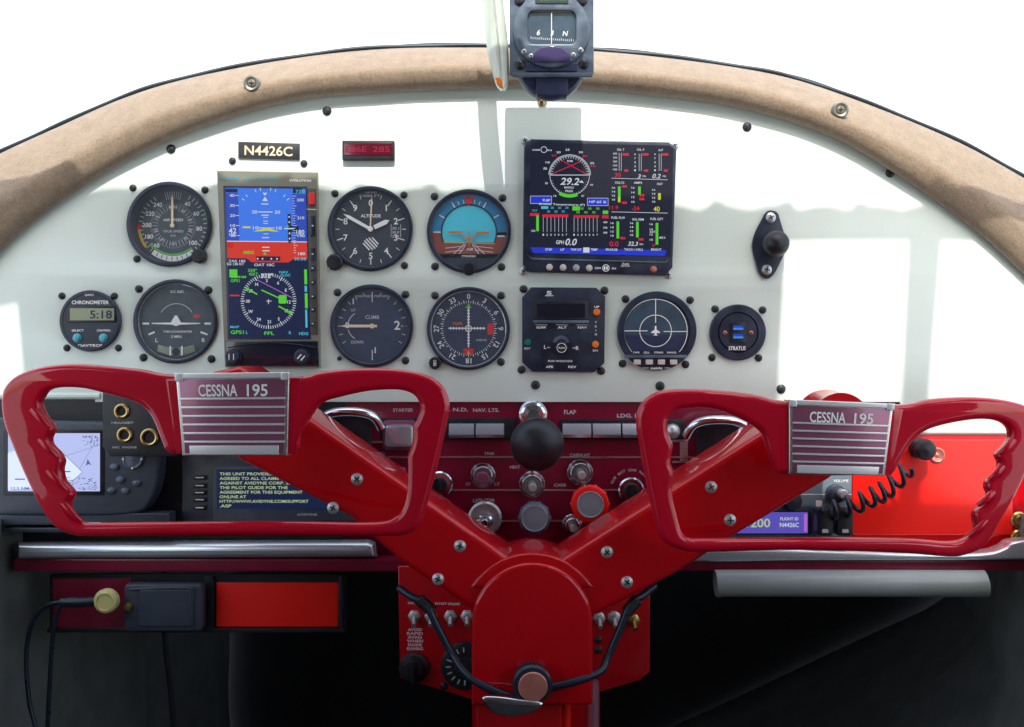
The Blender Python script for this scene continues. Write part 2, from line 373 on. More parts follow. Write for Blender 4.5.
def panel():
    global IPT
    t = IPT = T('instrument_panel', 'white painted arched instrument panel carrying all the dials', 'instrument panel', 512, 400, 0.0)
    b = t.mb()
    top = [(x, y + (-10)) for x, y in inn]
    outer = top + [(1100, 433), (905, 433), (900, 402), (95, 402), (95, 398), (-70, 398)]
    holes = [circ(cx, cy, r - 4.2, 40) for cx, cy, r in ROUND.values() if r > 39 and (cx, cy) != (656.5, 331)]
    b.plate([outer] + holes, -3, 0, 0.4, 1)
    t.part('face_plate', b, 'white')
    # lower rolled lips
    b = t.mb(); b.tubeline([(895, 431.5, -1), (1000, 431.5, -1), (1100, 432.5, -1)], 3.2, 10, 0); t.part('lip', b, 'white'); b = t.mb(); b.tubeline([(-60, 396, -1), (100, 396, -1)], 3.6, 10, 0)
    t.part('lip', b, 'white')
    t.screws([(171, 149), (327, 111), (747, 127), (890, 173), (535.5, 385), (660, 386), (781, 389)], 4.0, 0.1)
    t.screws([(541.5, 102.5)], 3.6, 0.1, 'brass')
panel()

# ------------------------------------------------------------------ instruments
MK = ['mark', 'dim', 'cream', 'redmark', 'green', 'yellow', 'orange', 'dial']
def bezel(t, r, recess=9, proud=3.0, rim=4.6, face='dial', gl=True, m='bezel'):
    cx, cy = t.cx, t.cy; b = t.mb()
    b.lathe(cx, cy, [(r - 4.4, -recess - 3), (r - 4.4, -0.5), (r - 0.4, 0.1), (r, 0.8), (r, proud - 1), (r - 1, proud), (r - rim + 1, proud + 0.1), (r - rim, proud - 0.8), (r - rim - 0.6, -recess)], 64)
    # hollow: remove closing caps
    b.f = b.f[:-2]; b.m = b.m[:-2]
    t.part('bezel', b, m)
    b = t.mb(); b.disc(cx, cy, r - 4.5, -recess, 48); t.part('dial', b, face)
    if gl:
        b = t.mb(); b.disc(cx, cy, r - rim + 0.2, proud - 0.7, 48); t.part('glass', b, 'glass')
    return -recess + 0.35

def knob(t, x, y, r, h, m='black', name='knob', w0=0):
    b = t.mb(); b.lathe(x, y, [(r * 0.9, w0), (r, w0 + 0.5), (r, w0 + h - 1.2), (r * 0.82, w0 + h), (0.01, w0 + h + 0.2)], 24)
    for i in range(12):
        a = 2 * PI * i / 12; b.box(x + r * math.cos(a) - .45, y + r * math.sin(a) - .45, x + r * math.cos(a) + .45, y + r * math.sin(a) + .45, w0 + 0.6, w0 + h - 1.0, 0)
    return t.part(name, b, m)

def needle(b, cx, cy, ang, r1, r0, wd, w, tip=0.3):
    a = math.radians(ang); s, c = math.sin(a), math.cos(a)
    def q(u, v): return (cx + v * s + u * c, cy - v * c + u * s)
    b.plate([q(-wd / 2, r0), q(-wd / 2 * 1.1, r1 * 0.8), q(0, r1), q(wd / 2 * 1.1, r1 * 0.8), q(wd / 2, r0)], w, w + 0.5)

def dialnums(b, cx, cy, r, items, h, w, upright=True):
    for s, a in items:
        t = math.radians(a); b.text(s, cx + r * math.sin(t), cy - r * math.cos(t), h, None, w, 0 if upright else a)

# airspeed
t = T('airspeed_indicator', 'round black airspeed dial with a thick rim, green arc and upright needle, upper left', 'flight instrument', *ROUND['asi'][:2])
z = bezel(t, 42.5, recess=11, proud=4.5, rim=4.5, face='grey_dial'); cx, cy = t.cx, t.cy
b = t.mb(); b.mi = 0
b.ticks(cx, cy, 30.5, 35, [a for a in range(30, 330, 8)], 0.6, z); b.ticks(cx, cy, 27, 34.5, [-14, -10, -6, -2, 2, 6, 10, 14], 0.35, z)
dialnums(b, cx, cy, 26.5, [('40', 33), ('60', 62), ('80', 96), ('100', 130), ('160', 222), ('180', 246), ('200', 272), ('220', 298), ('240', 324)], 4.4, z)
b.mi = 1; b.ticks(cx, cy, 15.5, 21, range(0, 360, 10), 0.5, z); b.ticks(cx, cy, 21.5, 23, range(5, 360, 5), 0.35, z)
dialnums(b, cx, cy, 18, [('40', 35), ('60', 70), ('80', 105), ('90', 135), ('120', 180), ('140', 220), ('160', 255), ('180', 300)], 2.6, z + .1)
b.mi = 0; b.text('AIR SPEED', cx, cy - 6, 2.6, 20, z); b.text('MPH', cx, cy - 19, 3.2, None, z); b.mi = 1; b.text('TRUE SPEED', cx, cy + 5.5, 2.3, 21, z); b.text('KTS', cx, cy + 10, 2.2, None, z)
b.mi = 4; b.arc(cx, cy, 34.2, 36, 62, 140, z + .1); b.arc(cx, cy, 28.2, 30, 140, 232, z + .1)
b.mi = 5; b.arc(cx, cy, 33.2, 36, 232, 264, z + .1); b.mi = 3; b.arc(cx, cy, 32, 36.4, 264, 272, z + .2)
b.mi = 0; b.arc(cx, cy, 30.5, 36, 142, 218, z + .1); b.mi = 7
for a in range(146, 216, 9): b.ticks(cx, cy, 31.3, 35, [a], 0.8, z + .2)
t.part('markings', b, MK)
b = t.mb(); needle(b, cx, cy, 0, 32, -2, 2.0, z + 3); b.lathe(cx, cy, [(2, z), (2, z + 4), (0.01, z + 4.3)], 20); t.part('needle', b, 'cream')
knob(t, 200.5, 256.5, 7, 9); t.screws([(133, 188), (205, 190), (137, 259)])

# chronometer
t = T('chronometer', 'small round black clock with green digital display and two teal buttons, far left', 'clock', *ROUND['chrono'][:2])
b = t.mb(); b.lathe(t.cx, t.cy, [(30.5, 0), (30.5, 4), (29.5, 5), (27.5, 5.1), (27, 4.4), (0.01, 4.4)], 56); t.part('bezel', b, 'bezel')
b = t.mb(); b.box(69, 306.5, 118, 322.5, 4.3, 5.4, 1, .3); f = t.part('display_frame', b, 'black')
b = t.mb(); b.rect(72, 308.5, 116, 320.5, 5.6); b.mi = 1; b.text('5:18', 103, 314.5, 8, 22, 5.8); t.part('display', b, ['lcd', 'dial'])
b = t.mb(); b.text('CHRONOMETER', 92, 302.5, 3.6, 37, 4.7); b.text('QUARTZ', 91, 295, 2, 9, 4.7); b.text('SELECT', 79.5, 330.5, 2, 12, 4.7); b.text('CONTROL', 105.5, 330.5, 2, 14, 4.7); b.text('DAVTRON', 93, 345.5, 2.6, 26, 4.7); t.part('lettering', b, 'mark')
for x in (79, 105.2): b = t.mb(); b.lathe(x, 338, [(4.4, 4), (4.4, 5.5), (3.4, 5.6), (3.3, 8), (2.6, 8.8), (0.01, 9)], 22); t.part('button', b, 'teal')
t.screws([(62, 296), (114.5, 296), (67, 348), (118.5, 348)], 3.1)

# turn coordinator
t = T('turn_coordinator', 'round turn coordinator with white aircraft bar and slip ball below the airspeed dial', 'flight instrument', *ROUND['turn'][:2])
z = bezel(t, 42, recess=2.2, proud=4.0, rim=3.6, face='grey_dial'); cx, cy = t.cx, t.cy
b = t.mb(); b.text('D.C. ELEC.', cx + 1, cy - 30, 2.4, 14, z); b.text('TURN COORDINATOR', cx + 1, cy + 10, 2.1, 29, z); b.text('2 MIN.', cx, cy + 15, 2.6, 11, z); b.text('L', cx - 20, cy + 18.5, 4, None, z); b.text('R', cx + 27, cy + 18.5, 4, None, z)
b.line(cx - 34, cy + 2, cx - 27.5, cy + 2, 2, z); b.line(cx + 28, cy + 2, cx + 34.5, cy + 2, 2, z); b.line(cx - 28, cy + 13, cx - 22, cy + 10.5, 1.8, z); b.line(cx + 24, cy + 10.5, cx + 31, cy + 13, 1.8, z)
b.mi = 1; b.arc(cx, cy, 17.6, 18.3, -60, 60, z)
b.mi = 3; b.rect(cx + 17, cy - 7, cx + 23.5, cy - 3.8, z + .2)
t.part('markings', b, MK)
b = t.mb(); b.plate([(cx - 24, cy + 1.4), (cx - 5, cy + 1), (cx - 1, cy - 6), (cx + 1, cy - 6), (cx + 5, cy + 1), (cx + 24, cy + 1.4), (cx + 24, cy + 2.4), (cx + 4, cy + 3.2), (cx, cy + 4.6), (cx - 4, cy + 3.2), (cx - 24, cy + 2.4)], z + 1.5, z + 2.5); t.part('aircraft_symbol', b, 'mark')
b = t.mb(); b.plate([(cx - 18, cy + 23), (cx - 9, cy + 25.5), (cx, cy + 26.3), (cx + 9, cy + 25.5), (cx + 18, cy + 23), (cx + 19, cy + 30), (cx + 9, cy + 33.5), (cx, cy + 34.4), (cx - 9, cy + 33.5), (cx - 19, cy + 30)], z, z + 1.4, .5, 2); tb = t.part('slip_tube', b, 'lcd')
b = t.mb(); b.rect(cx - 6.6, cy + 24.5, cx - 5, cy + 34, z + 1.7); b.rect(cx + 5, cy + 24.5, cx + 6.6, cy + 34, z + 1.7); b.mi = 1; b.disc(cx, cy + 30.2, 4, z + 1.6, 20); t.part('slip_ball', b, ['mark', 'slot'], tb)
t.screws([(139, 289), (208.5, 290), (143.5, 357.5), (211.5, 359)], 3.5)

# altimeter
t = T('altimeter', 'round black altimeter with three hands reading near 8 and a striped warning flag', 'flight instrument', *ROUND['alt'][:2])
z = bezel(t, 42.5, recess=2.2, proud=4.2, rim=4.2, face='dial'); cx, cy = t.cx, t.cy; 
b = t.mb(); b.ticks(cx, cy, 29, 35.5, [i * 36 for i in range(1, 10)], 1.1, z); b.ticks(cx, cy, 31.5, 35.5, [i * 36 + 18 for i in range(10)], 0.7, z)
dialnums(b, cx, cy, 26.5, [(str(i), i * 36) for i in range(10)], 6.4, z)
b.text('ALTITUDE', cx, cy - 13.5, 3.2, 20, z); b.mi = 1; b.text('1000 FT', cx, cy - 33.5, 2.4, 20, z); b.text('100 FEET', cx + 1, cy - 37, 2, 12, z)
for i, s in enumerate(('30.1', '30.0', '29.9')): b.text(s, cx + 25, cy - 1 + 4 * i, 2.6, 7, z)
b.line(cx + 30, cy - 5, cx + 30, cy + 8, .6, z); b.line(cx + 20.5, cy - 5, cx + 20.5, cy + 8, .5, z)
t.part('markings', b, MK)
b = t.mb()
for i in range(-3, 4):
    o_ = i * 2.9; h = math.sqrt(max(0, 8.2 ** 2 - o_ ** 2)) if abs(o_) < 8 else 0
    if h: b.line(cx + o_ * .77 - h * .55, cy + 14.5 - o_ * .5 - h * .6, cx + o_ * .77 + h * .55, cy + 14.5 - o_ * .5 + h * .6, 1.35, z + .2)
t.part('striped_flag', b, 'mark')
b = t.mb(); needle(b, cx, cy, 3, 33, -3, 1.2, z + 4); t.part('ten_thousand_hand', b, 'cream')
b = t.mb(); needle(b, cx, cy, 299, 31, -2, 3.0, z + 2.6); t.part('hundred_hand', b, 'mark')
b = t.mb(); needle(b, cx, cy, 65, 21, 4, 4.2, z + 1.2); b.lathe(cx, cy, [(2.6, z), (2.6, z + 5), (0.01, z + 5.2)], 20); t.part('thousand_hand', b, 'mark')
knob(t, 335.5, 262.5, 8, 8); t.screws([(335, 193.5), (404, 195), (404.5, 265.5)])

# attitude indicator
t = T('attitude_indicator', 'round artificial horizon dial, blue above brown with an orange aircraft symbol', 'flight instrument', *ROUND['horizon'][:2])
z = bezel(t, 42, recess=2.5, proud=4.0, rim=4, face='sky_blue'); cx, cy = t.cx, t.cy + 0.5
b = t.mb(); b.mi = 0; b.flat([(cx - 37.4, cy + 0)] + circ(cx, cy, 37.3, 20, 180, 270)[::-1] + circ(cx, cy, 37.3, 20, 90, 180)[::-1] + [(cx + 37.4, cy + 4)], z)
b.mi = 1; b.flat(circ(cx, cy, 27.5, 40, -112, 112), z + .3); b.mi = 0; b.flat([(cx - 25.7, cy + 10.3), (cx + 25.7, cy + 11.6), (cx + 26, cy + 26), (cx - 26, cy + 26)], z + .3)
b.mi = 2; b.flat([(cx - 36, cy + 26), (cx + 36, cy + 26)] + circ(cx, cy, 37, 20, 126, 234), z + .7)
b.mi = 3; b.flat([(cx - 27, cy + 1), (cx - 26, cy - 12), (cx - 20, cy - 18), (cx, cy - 15)], z + .28)
t.part('horizon_card', b, ['brown', 'sky_cyan', 'dial', 'sky_blue'])
b = t.mb(); b.ticks(cx, cy, 29, 33, [-20, -10, 10, 20], 0.7, z + .5); b.ticks(cx, cy, 28.5, 34.5, [-60, -30, 30, 60], 1.1, z + .5); b.line(cx - 36, cy + 0, cx - 28, cy, 1.5, z + .5); b.line(cx + 28, cy + 4, cx + 36, cy + 4, 1.5, z + .5)
b.mi = 5; b.line(cx - 25.7, cy + 10.3, cx + 25.7, cy + 11.6, .8, z + .5); b.mi = 0
for dx in (-19, -12, 12, 19): b.line(cx + dx * .25, cy + 12, cx + dx, cy + 25, .6, z + .5)
for dy in (15, 19): b.line(cx - 24, cy + dy + 1, cx - 6, cy + dy - 1, .5, z + .5); b.line(cx + 6, cy + dy - 1, cx + 24, cy + dy + 1, .5, z + .5)
b.text('AIR', cx + 1, cy + 17, 2.6, 7, z + .9); b.text('STANDBY', cx, cy + 24, 2, 15, z + .9)
b.mi = 3; b.plate([(cx - 5, cy - 36), (cx - 1.6, cy - 36), (cx, cy - 32), (cx + 1.6, cy - 36), (cx + 5, cy - 36), (cx + 2, cy - 27), (cx - 2, cy - 27)], z + .5, z + 1)
t.part('markings', b, MK)
b = t.mb(); b.arc(cx, cy, 26.8, 28.2, -112, 112, z + 1); t.part('window_ring', b, 'bezel')
b = t.mb(); w = z + 2.5
b.box(cx - 20, cy - 0.6, cx - 7.5, cy + 1.6, w, w + .8, .3); b.box(cx + 7.5, cy - 0.2, cx + 20, cy + 2.0, w, w + .8, .3)
b.tubeline([(cx - 8, cy + .8, w), (cx - 5, cy + 5, w), (cx, cy + 9, w), (cx + 5, cy + 5, w), (cx + 8, cy + 1, w)], .6, 6, 0); b.box(cx - .6, cy - 1, cx + .6, cy + 14, w - .4, w + .4, 0); b.box(cx - 1.6, cy + 6.4, cx + 1.6, cy + 9, w, w + .9, .2)
t.part('aircraft_symbol', b, 'orange')
knob(t, cx, 269, 6.5, 6, 'black'); t.screws([(434.5, 196.5), (502.5, 198), (435, 266.5), (501.5, 267)], 3.4)

# vertical speed
t = T('climb_indicator', 'round black rate of climb dial with a cream needle lying at zero on the left', 'flight instrument', *ROUND['vsi'][:2])
z = bezel(t, 41.5, recess=2.2, proud=4.0, rim=4.2, face='blue_dial'); cx, cy = t.cx, t.cy
b = t.mb(); b.mi = 1; b.ticks(cx, cy, 30.5, 34.5, [a for a in range(-120, 121, 15) if a != 0], 0.9, z); b.mi = 0
b.ticks(cx, cy, 24, 34, [0, 180], 0.9, z); b.line(cx + 29, cy, cx + 35, cy, 1, z)
b.text('2', cx + 25, cy - 1, 9, 6, z); b.text('0', cx - 25, cy - 1, 6, None, z); b.text('1', cx - 19, cy - 25, 6, None, z); b.text('1', cx + 3, cy + 24, 6, None, z); b.mi = 1
b.text('CLIMB', cx, cy - 9, 3.6, 14, z); b.text('UP', cx - 19, cy - 16, 2.6, None, z); b.text('DOWN', cx - 15, cy + 16, 3, 12, z); b.text('1000 FEET PER MIN', cx, cy - 30, 2.2, 34, z)
b.arc(cx - 10, cy, 14, 15, 285, 330, z); b.arc(cx - 10, cy, 14, 15, 210, 255, z)
t.part('markings', b, MK)
b = t.mb(); needle(b, cx, cy, 270, 32, -5, 2.6, z + 2); b.lathe(cx, cy, [(2.4, z), (2.4, z + 3), (.01, z + 3.2)], 18); t.part('needle', b, 'cream')
t.screws([(337.5, 292.5), (405.5, 294.5), (405.5, 360.5)], 3.4); t.screws([(339.5, 358.5)], 2.0)

# course deviation
t = T('course_indicator', 'round navy course deviation dial with compass numbers, crossed needles and red flags', 'flight instrument', *ROUND['cdi'][:2])
z = bezel(t, 41.5, recess=2.2, proud=4.0, rim=3.4, face='blue_dial'); cx, cy = t.cx, t.cy
b = t.mb(); b.ticks(cx, cy, 25.5, 28.5, range(0, 360, 10), 0.7, z); b.ticks(cx, cy, 25.5, 27.3, range(5, 360, 10), 0.5, z)
dialnums(b, cx, cy, 32.4, [(s, i * 30) for i, s in enumerate(('0', '3', '6', '9', '12', '15', '18', '21', '24', '27', '30', '33'))], 5.2, z, False)
b.mi = 6; b.text('TO/FR', cx - 11, cy - 5, 2.8, 10, z); b.mi = 1; b.text('HDG', cx + 13, cy + 11.5, 2, 10, z)
b.mi = 4; b.flat([(cx, cy - 26), (cx + 3, cy - 20.5), (cx - 3, cy - 20.5)], z + .3); b.mi = 3; b.rect(cx + 19, cy - 5, cx + 25, cy + 6, z + .4); b.rect(cx - 5, cy + 20, cx + 5, cy + 26, z + .4); b.mi = 5; b.flat([(cx - 1.5, cy + 26), (cx, cy + 22), (cx + 1.5, cy + 26)], z + .6)
t.part('markings', b, MK)
b = t.mb(); b.box(cx - .7, cy - 21, cx + .7, cy + 19, z + 1, z + 1.6, 0); b.box(cx - 20, cy - .8, cx + 17, cy + .4, z + 2, z + 2.6, 0); b.arc(cx, cy, 2.6, 3.5, 0, 360, z + 3)
for i in range(-6, 6): b.rect(cx + i * 3 - .4, cy - 1.6, cx + i * 3 + .4, cy + 1.4, z + 2.7); b.rect(cx - 1.5, cy + i * 3 - .4, cx + 1.5, cy + i * 3 + .4, z + 1.8)
t.part('needles', b, 'mark')
kb = knob(t, 435.5, 363, 6, 8); b = t.mb(); b.text('OBS', 435.5, 363, 3, 6, 8.6, 90); t.part('lettering', b, 'mark', kb)
t.screws([(435, 295.5), (501, 295.5), (501, 362)], 3.4)

# lightning detector
t = T('lightning_detector', 'round dark weather display with a crosshair ring and four ivory buttons underneath', 'flight instrument', *ROUND['storm'][:2])
b = t.mb(); b.lathe(t.cx, t.cy, [(39.5, 0), (39.5, 4), (38.3, 5.2), (33, 5.4), (32.4, 4), (0.01, 4)], 64); t.part('bezel', b, 'bezel'); cx, cy = t.cx - 1.5, t.cy
b = t.mb(); b.flat(circ(cx, cy, 32, 44, -128, 128), 4.3); b.mi = 1; b.flat([p for p in circ(cx, cy, 31.9, 60, 97, 128)] + [p for p in circ(cx, cy, 31.9, 60, 232, 263)], 4.5); b.mi = 2
b.arc(cx, cy, 31.2, 31.9, -132, 132, 4.8); b.arc(cx, cy, 15.4, 16.1, 0, 360, 4.8); b.line(cx, cy - 31.5, cx, cy - 8, .8, 4.8); b.line(cx - 31, cy, cx - 8, cy, .8, 4.8); b.line(cx + 8, cy + .6, cx + 31.5, cy + .6, .8, 4.8)
b.flat([(cx - .8, cy - 5), (cx + .8, cy - 5), (cx + 1, cy + 4), (cx - 1, cy + 4)], 4.8); b.flat([(cx, cy - 2), (cx + 4.4, cy + 1.2), (cx + 4.4, cy + 2.2), (cx - 4.4, cy + 2.2), (cx - 4.4, cy + 1.2)], 4.85); b.flat([(cx, cy + 2.6), (cx + 2.4, cy + 4.6), (cx - 2.4, cy + 4.6)], 4.9)
t.part('display', b, ['card', 'bluedark', 'mark'])
b = t.mb(); b.box(cx - 31, cy + 24, cx + 31, cy + 27, 3.8, 6, .5, .3); t.part('ledge', b, 'bluegrey')
b = t.mb(); b.text('PWR', cx - 19, cy + 21.5, 1.8, 6, 5); b.text('CELL', cx - 9, cy + 21.5, 1.8, 6, 5); b.text('STRIKE', cx + 3, cy + 21.5, 1.8, 9, 5); b.text('RANGE', cx + 16, cy + 21.5, 1.8, 9, 5); b.text('insight', cx + 1, cy + 37, 2.8, 12, 5.8); b.line(cx - 13, cy + 37, cx - 7, cy + 37, .5, 5.8); b.line(cx + 9, cy + 37, cx + 14, cy + 37, .5, 5.8)
t.part('lettering', b, 'mark')
for x in (636.5, 648.5, 660.5, 672.7): b = t.mb(); b.box(x - 3.5, 359.6, x + 3.5, 364.6, 4, 8, .6, .5); t.part('button', b, 'ivory')
t.screws([(625.5, 299), (690, 300), (622.5, 363.5), (685.5, 364.5)], 3.4)

# usb charger
t = T('usb_charger', 'small round black outlet with two blue lit sockets, rightmost of the lower row', 'charging socket', *ROUND['usb'][:2])
b = t.mb(); b.lathe(t.cx, t.cy, [(28, 0), (28, 3.4), (27, 4.4), (20.5, 4.6), (19.5, 3.2), (18.6, 5.4), (0.01, 5.4)], 56); t.part('bezel', b, 'bezel')
b = t.mb(); b.box(729, 323, 744.5, 342.5, 5.2, 6.4, .4, .2); h = t.part('socket_housing', b, 'black')
for y in (328.5, 337): b = t.mb(); b.box(731, y - 3.6, 743, y + 2.6, 6.2, 6.8, .2); b.mi = 1; b.rect(732, y - .6, 742, y + 1.6, 7); b.mi = 2; b.rect(732, y - 3, 742, y - .7, 7); t.part('usb_socket', b, ['slot', 'e_usb', 'e_blue'], h)
b = t.mb(); b.text('STRATUS', 736, 348.3, 4, 17, 5.8); t.part('lettering', b, 'mark')
t.screws([(724, 333), (750, 333)], 2.0, 5.2, 'copper'); t.screws([(715, 309), (762.5, 310), (712, 357.5), (758.5, 358)], 3.3)

# autopilot
t = T('autopilot_controller', 'square black autopilot unit with cut corners, dark display, centre knob and two orange buttons', 'autopilot', 563, 329.5)
b = t.mb(); b.plate([(531, 287.5), (596, 288), (605, 297), (604, 363), (594, 372), (532, 371.5), (522, 362), (522, 298)], 0, 5, .7, 2); t.part('housing', b, 'bezel')
b = t.mb(); b.box(534, 301, 588, 320, 4.8, 6.4, 1, .4); b.mi = 1; b.rect(536.5, 304, 584.5, 318, 6.6); t.part('display', b, ['black', 'lcdtrim'])
b = t.mb(); b.box(533, 320.5, 588.5, 323.5, 4.8, 7.2, .5, .5); t.part('display_ledge', b, 'bluegrey')
b = t.mb()
b.text('S', 549, 293, 3.6, 5, 5.3); b.line(545, 296, 553, 296, .6, 5.3)
for s, x in (('NORM', 541), ('ALT', 562), ('NAV', 582)): b.text(s, x, 327.5, 2.4, 9, 5.3); b.line(x - 6, 325, x + 6, 325, .4, 5.3)
b.text('L', 545, 347, 3.6, None, 5.3); b.line(547, 347.5, 550, 347.5, .6, 5.3); b.text('R', 577, 348, 3.6, None, 5.3); b.line(572, 348, 575, 348, .6, 5.3)
b.text('PUSH MODE/HDG', 560, 361, 2, 24, 5.3); b.text('APR', 549.5, 366.8, 2.4, 8, 5.3); b.text('REV', 572, 366.8, 2.4, 8, 5.3); b.text('RDY', 527.5, 348.5, 2, 6, 5.3); b.text('UP', 596.5, 307, 2, 5, 5.3); b.text('DN', 595, 350.5, 2, 5, 5.3)
for i, s in enumerate('TRIM'): b.text(s, 595.5, 322.5 + i * 4, 2.2, None, 5.3)
t.part('lettering', b, 'mark')
for (x, y, m) in ((596.3, 312.5, 'orange'), (595, 344.5, 'orange'), (527.7, 342.5, 'greenbtn')): b = t.mb(); b.lathe(x, y, [(3.6, 4.6), (3.6, 5.6), (3, 7), (0.01, 7.4)], 20); t.part('button', b, m)
kb = knob(t, 561, 347.5, 6, 9, 'black', w0=4.6); b = t.mb(); b.arc(561, 348, 4.2, 4.8, 0, 360, 14.1); b.text('PUSH', 561, 348, 1.8, 6, 14.1); t.part('lettering', b, 'mark', kb)
b = t.mb(); b.arc(561, 344, 4.8, 8.5, -80, 80, 5.5); t.part('knob_skirt', b, 'bluegrey')
t.screws([(523.5, 289), (604.5, 290.5), (521.5, 369.8), (601.2, 371)], 3.5); 

# engine monitor
t = T('engine_monitor', 'large square black engine display with red and green bars and a row of round buttons', 'engine display', 599, 208)
b = t.mb(); b.plate([(531, 140.5), (668, 143.5), (675.5, 151), (671.5, 268), (664, 276), (530, 272.5), (522.5, 265), (524, 148)], 0, 8, 1.2, 3); t.part('housing', b, 'bezel')
def qe(u, v):   # position on the slightly skewed face
    x0 = 528.5 - 1.2 * v; x1 = 672.5 - 3 * v
    return x0 + (x1 - x0) * u, 144 + 110 * v + 3.2 * u * 1.0
b = t.mb(); b.flat([qe(0.02, 0), qe(.97, 0), qe(1, .03), qe(1, 1), qe(0.03, 1), qe(0, .96)], 8.2); b.mi = 1; b.flat([qe(0.02, .945), qe(.97, .945), qe(.96, .997), qe(0.04, .997)], 8.5)
b.mi = 2; 
def dl(x, y): return ((x - 510 - 0) , y)   # crop helper kept simple
def pe(x, y): return 510 + x / 4.844, 130 + y / 4.844
def elin(x0, y0, x1, y1, wd): b.line(*pe(x0, y0), *pe(x1, y1), wd, 8.7)
def erect(x0, y0, x1, y1, w=8.8): b.rect(*pe(x0, y0), *pe(x1, y1), w)
def etx(s, x, y, h, W, sh=0): b.text(s, *pe(x, y), h / 4.844, W / 4.844, 8.9, 1.2, 'C', sh)
gx, gy = pe(287, 228); R_ = 98 / 4.844
b.arc(gx, gy, R_ - .9, R_ - .4, 0, 360, 8.8); b.ticks(gx, gy, R_ - 3.2, R_ - .9, range(-84, 85, 8), .5, 8.8); b.ticks(gx, gy, R_ - 2.4, R_ - .9, range(110, 255, 8), .4, 8.8); b.arc(gx, gy, R_ + .2, R_ + .8, -88, 88, 8.8); elin(192, 225, 385, 225, .7)
for s, a in (('5', -75), ('10', -60), ('20', -26), ('25', -5), ('30', 26), ('35', 62)): etx(s, 287 + 122 * math.sin(math.radians(a)), 225 - 122 * math.cos(math.radians(a)), 10, 20)
etx('RPM', 288, 158, 9, 26); etx('MANIFOLD', 284, 285, 10, 46); etx('PRESS', 284, 302, 10, 36); etx('29.2', 290, 255, 34, 88, .25); etx('20', 175, 264, 9, 14); etx('15', 216, 325, 9, 14); etx('10', 392, 272, 9, 14); etx('EGT', 350, 325, 9, 14); etx('Engine Temperature (F)', 250, 366, 9, 220)
b.flat([pe(345, 250), pe(355, 264), pe(330, 260)], 8.8)
b.arc(*pe(163, 103), 2.6, 3.2, 0, 360, 8.8); etx('GARM', 125, 104, 8, 36); etx('IN', 190, 106, 8, 20)
for s, x, y, W in (('OIL T', 532, 103, 36), ('OIL P', 628, 103, 36), ('A/P', 724, 105, 24), ('VOLTS', 526, 262, 46), ('AMPS', 615, 262, 40), ('OAT', 720, 268, 28), ('FUEL FLW', 520, 430, 66), ('GAL REM', 615, 438, 56), ('FUEL QTY', 706, 436, 62)): etx(s, x, y, 11, W)
etx('3', 622, 231, 20, 13, .25); etx('0.2', 705, 230, 22, 40, .25); etx('32.3', 592, 555, 20, 46, .25); etx('PSI', 645, 231, 8, 16); etx('PSI', 742, 231, 8, 16); etx('GAL', 632, 557, 8, 20)
elin(488, 240, 758, 248, .5); elin(488, 402, 758, 408, .5)
for (x, y0, y1) in ((530, 118, 205), (626, 122, 205), (722, 122, 205)):
    elin(x - 5, y0, x - 5, y1, .45); elin(x + 5, y0, x + 5, y1, .45)
    for i in range(5): etx(str(300 - 50 * i) if x < 600 else str(9 - 2 * i), x - 25, y0 + 4 + i * 19, 9, 20 if x < 600 else 8)
for (x, y0, y1) in ((525, 280, 360), (618, 280, 375), (718, 290, 370), (518, 450, 535), (612, 450, 530), (706, 455, 560)):
    for i in range(4): etx(('16', '14', '12', '10')[i], x - 27, y0 + 6 + i * (y1 - y0) / 4.2, 9, 15)
for x0 in (160, 308):
    for i in range(7): elin(x0 + i * 18.5, 428, x0 + i * 18.5, 498, .35); etx(str(i + 1), x0 + i * 18.5, 512, 9, 7)
etx('GPH', 240, 548, 18, 38); etx('0.0', 294, 546, 32, 54, .25)
for s, x, y in (('400', 458, 452), ('350', 458, 478), ('300', 458, 502), ('250', 112, 493)): etx(s, x, y, 9, 20)
for s, x, W in (('STEP', 186, 34), ('LF', 252, 18), ('TANK CHT', 318, 52), ('TEMP', 404, 34), ('00:43:28', 488, 56), ('TACH 1190.2', 594, 90), ('BRIGHT', 703, 50)): etx(s, x, 583, 11, W)
b.mi = 2; erect(352, 573, 382, 598); b.mi = 3
erect(497, 205, 540, 232) if False else None
etx('30', 518, 224, 20, 30); etx('11.9', 498, 381, 18, 44); etx('-24', 604, 385, 20, 36); etx('0.0', 500, 555, 24, 44); etx('35', 398, 182, 10, 28); etx('MAX', 212, 131, 9, 22); etx('MAX', 362, 134, 9, 22); etx('0', 690, 563, 12, 12)
elin(196, 222, 340, 160, .8); elin(370, 222, 225, 142, .8); elin(340, 160, 352, 138, .8)
for x in (555, 650, 745): erect(x - 14, 120, x + 16, 133); erect(x - 6, 198, x + 14, 210)
for x, y in ((548, 280), (548, 358), (632, 322), (632, 340), (540, 528), (628, 534)): erect(x - 10, y - 5, x + 14, y + 6)
erect(96, 408, 140, 422); erect(155, 414, 280, 428); erect(306, 418, 428, 431); erect(442, 418, 474, 434)
b.mi = 4; b.arc(gx, gy, R_ - 1.6, R_ + 1.6, 158, 210, 9); erect(126, 420, 139, 495, 9.1)
for (x, y0, y1) in ((525, 280, 330), (622, 280, 320), (518, 448, 530), (612, 450, 525), (706, 455, 560)): erect(x - 6, y0, x + 7, y1)
for i in range(7): 
    if i: etx('00', 308 + i * 19, 386 + (i % 2) * 18, 11, 16)
erect(300, 375, 336, 396); erect(446, 396, 472, 412)
b.mi = 5; etx('40', 705, 388, 24, 30); erect(712, 312, 725, 344); erect(519, 330, 531, 356)
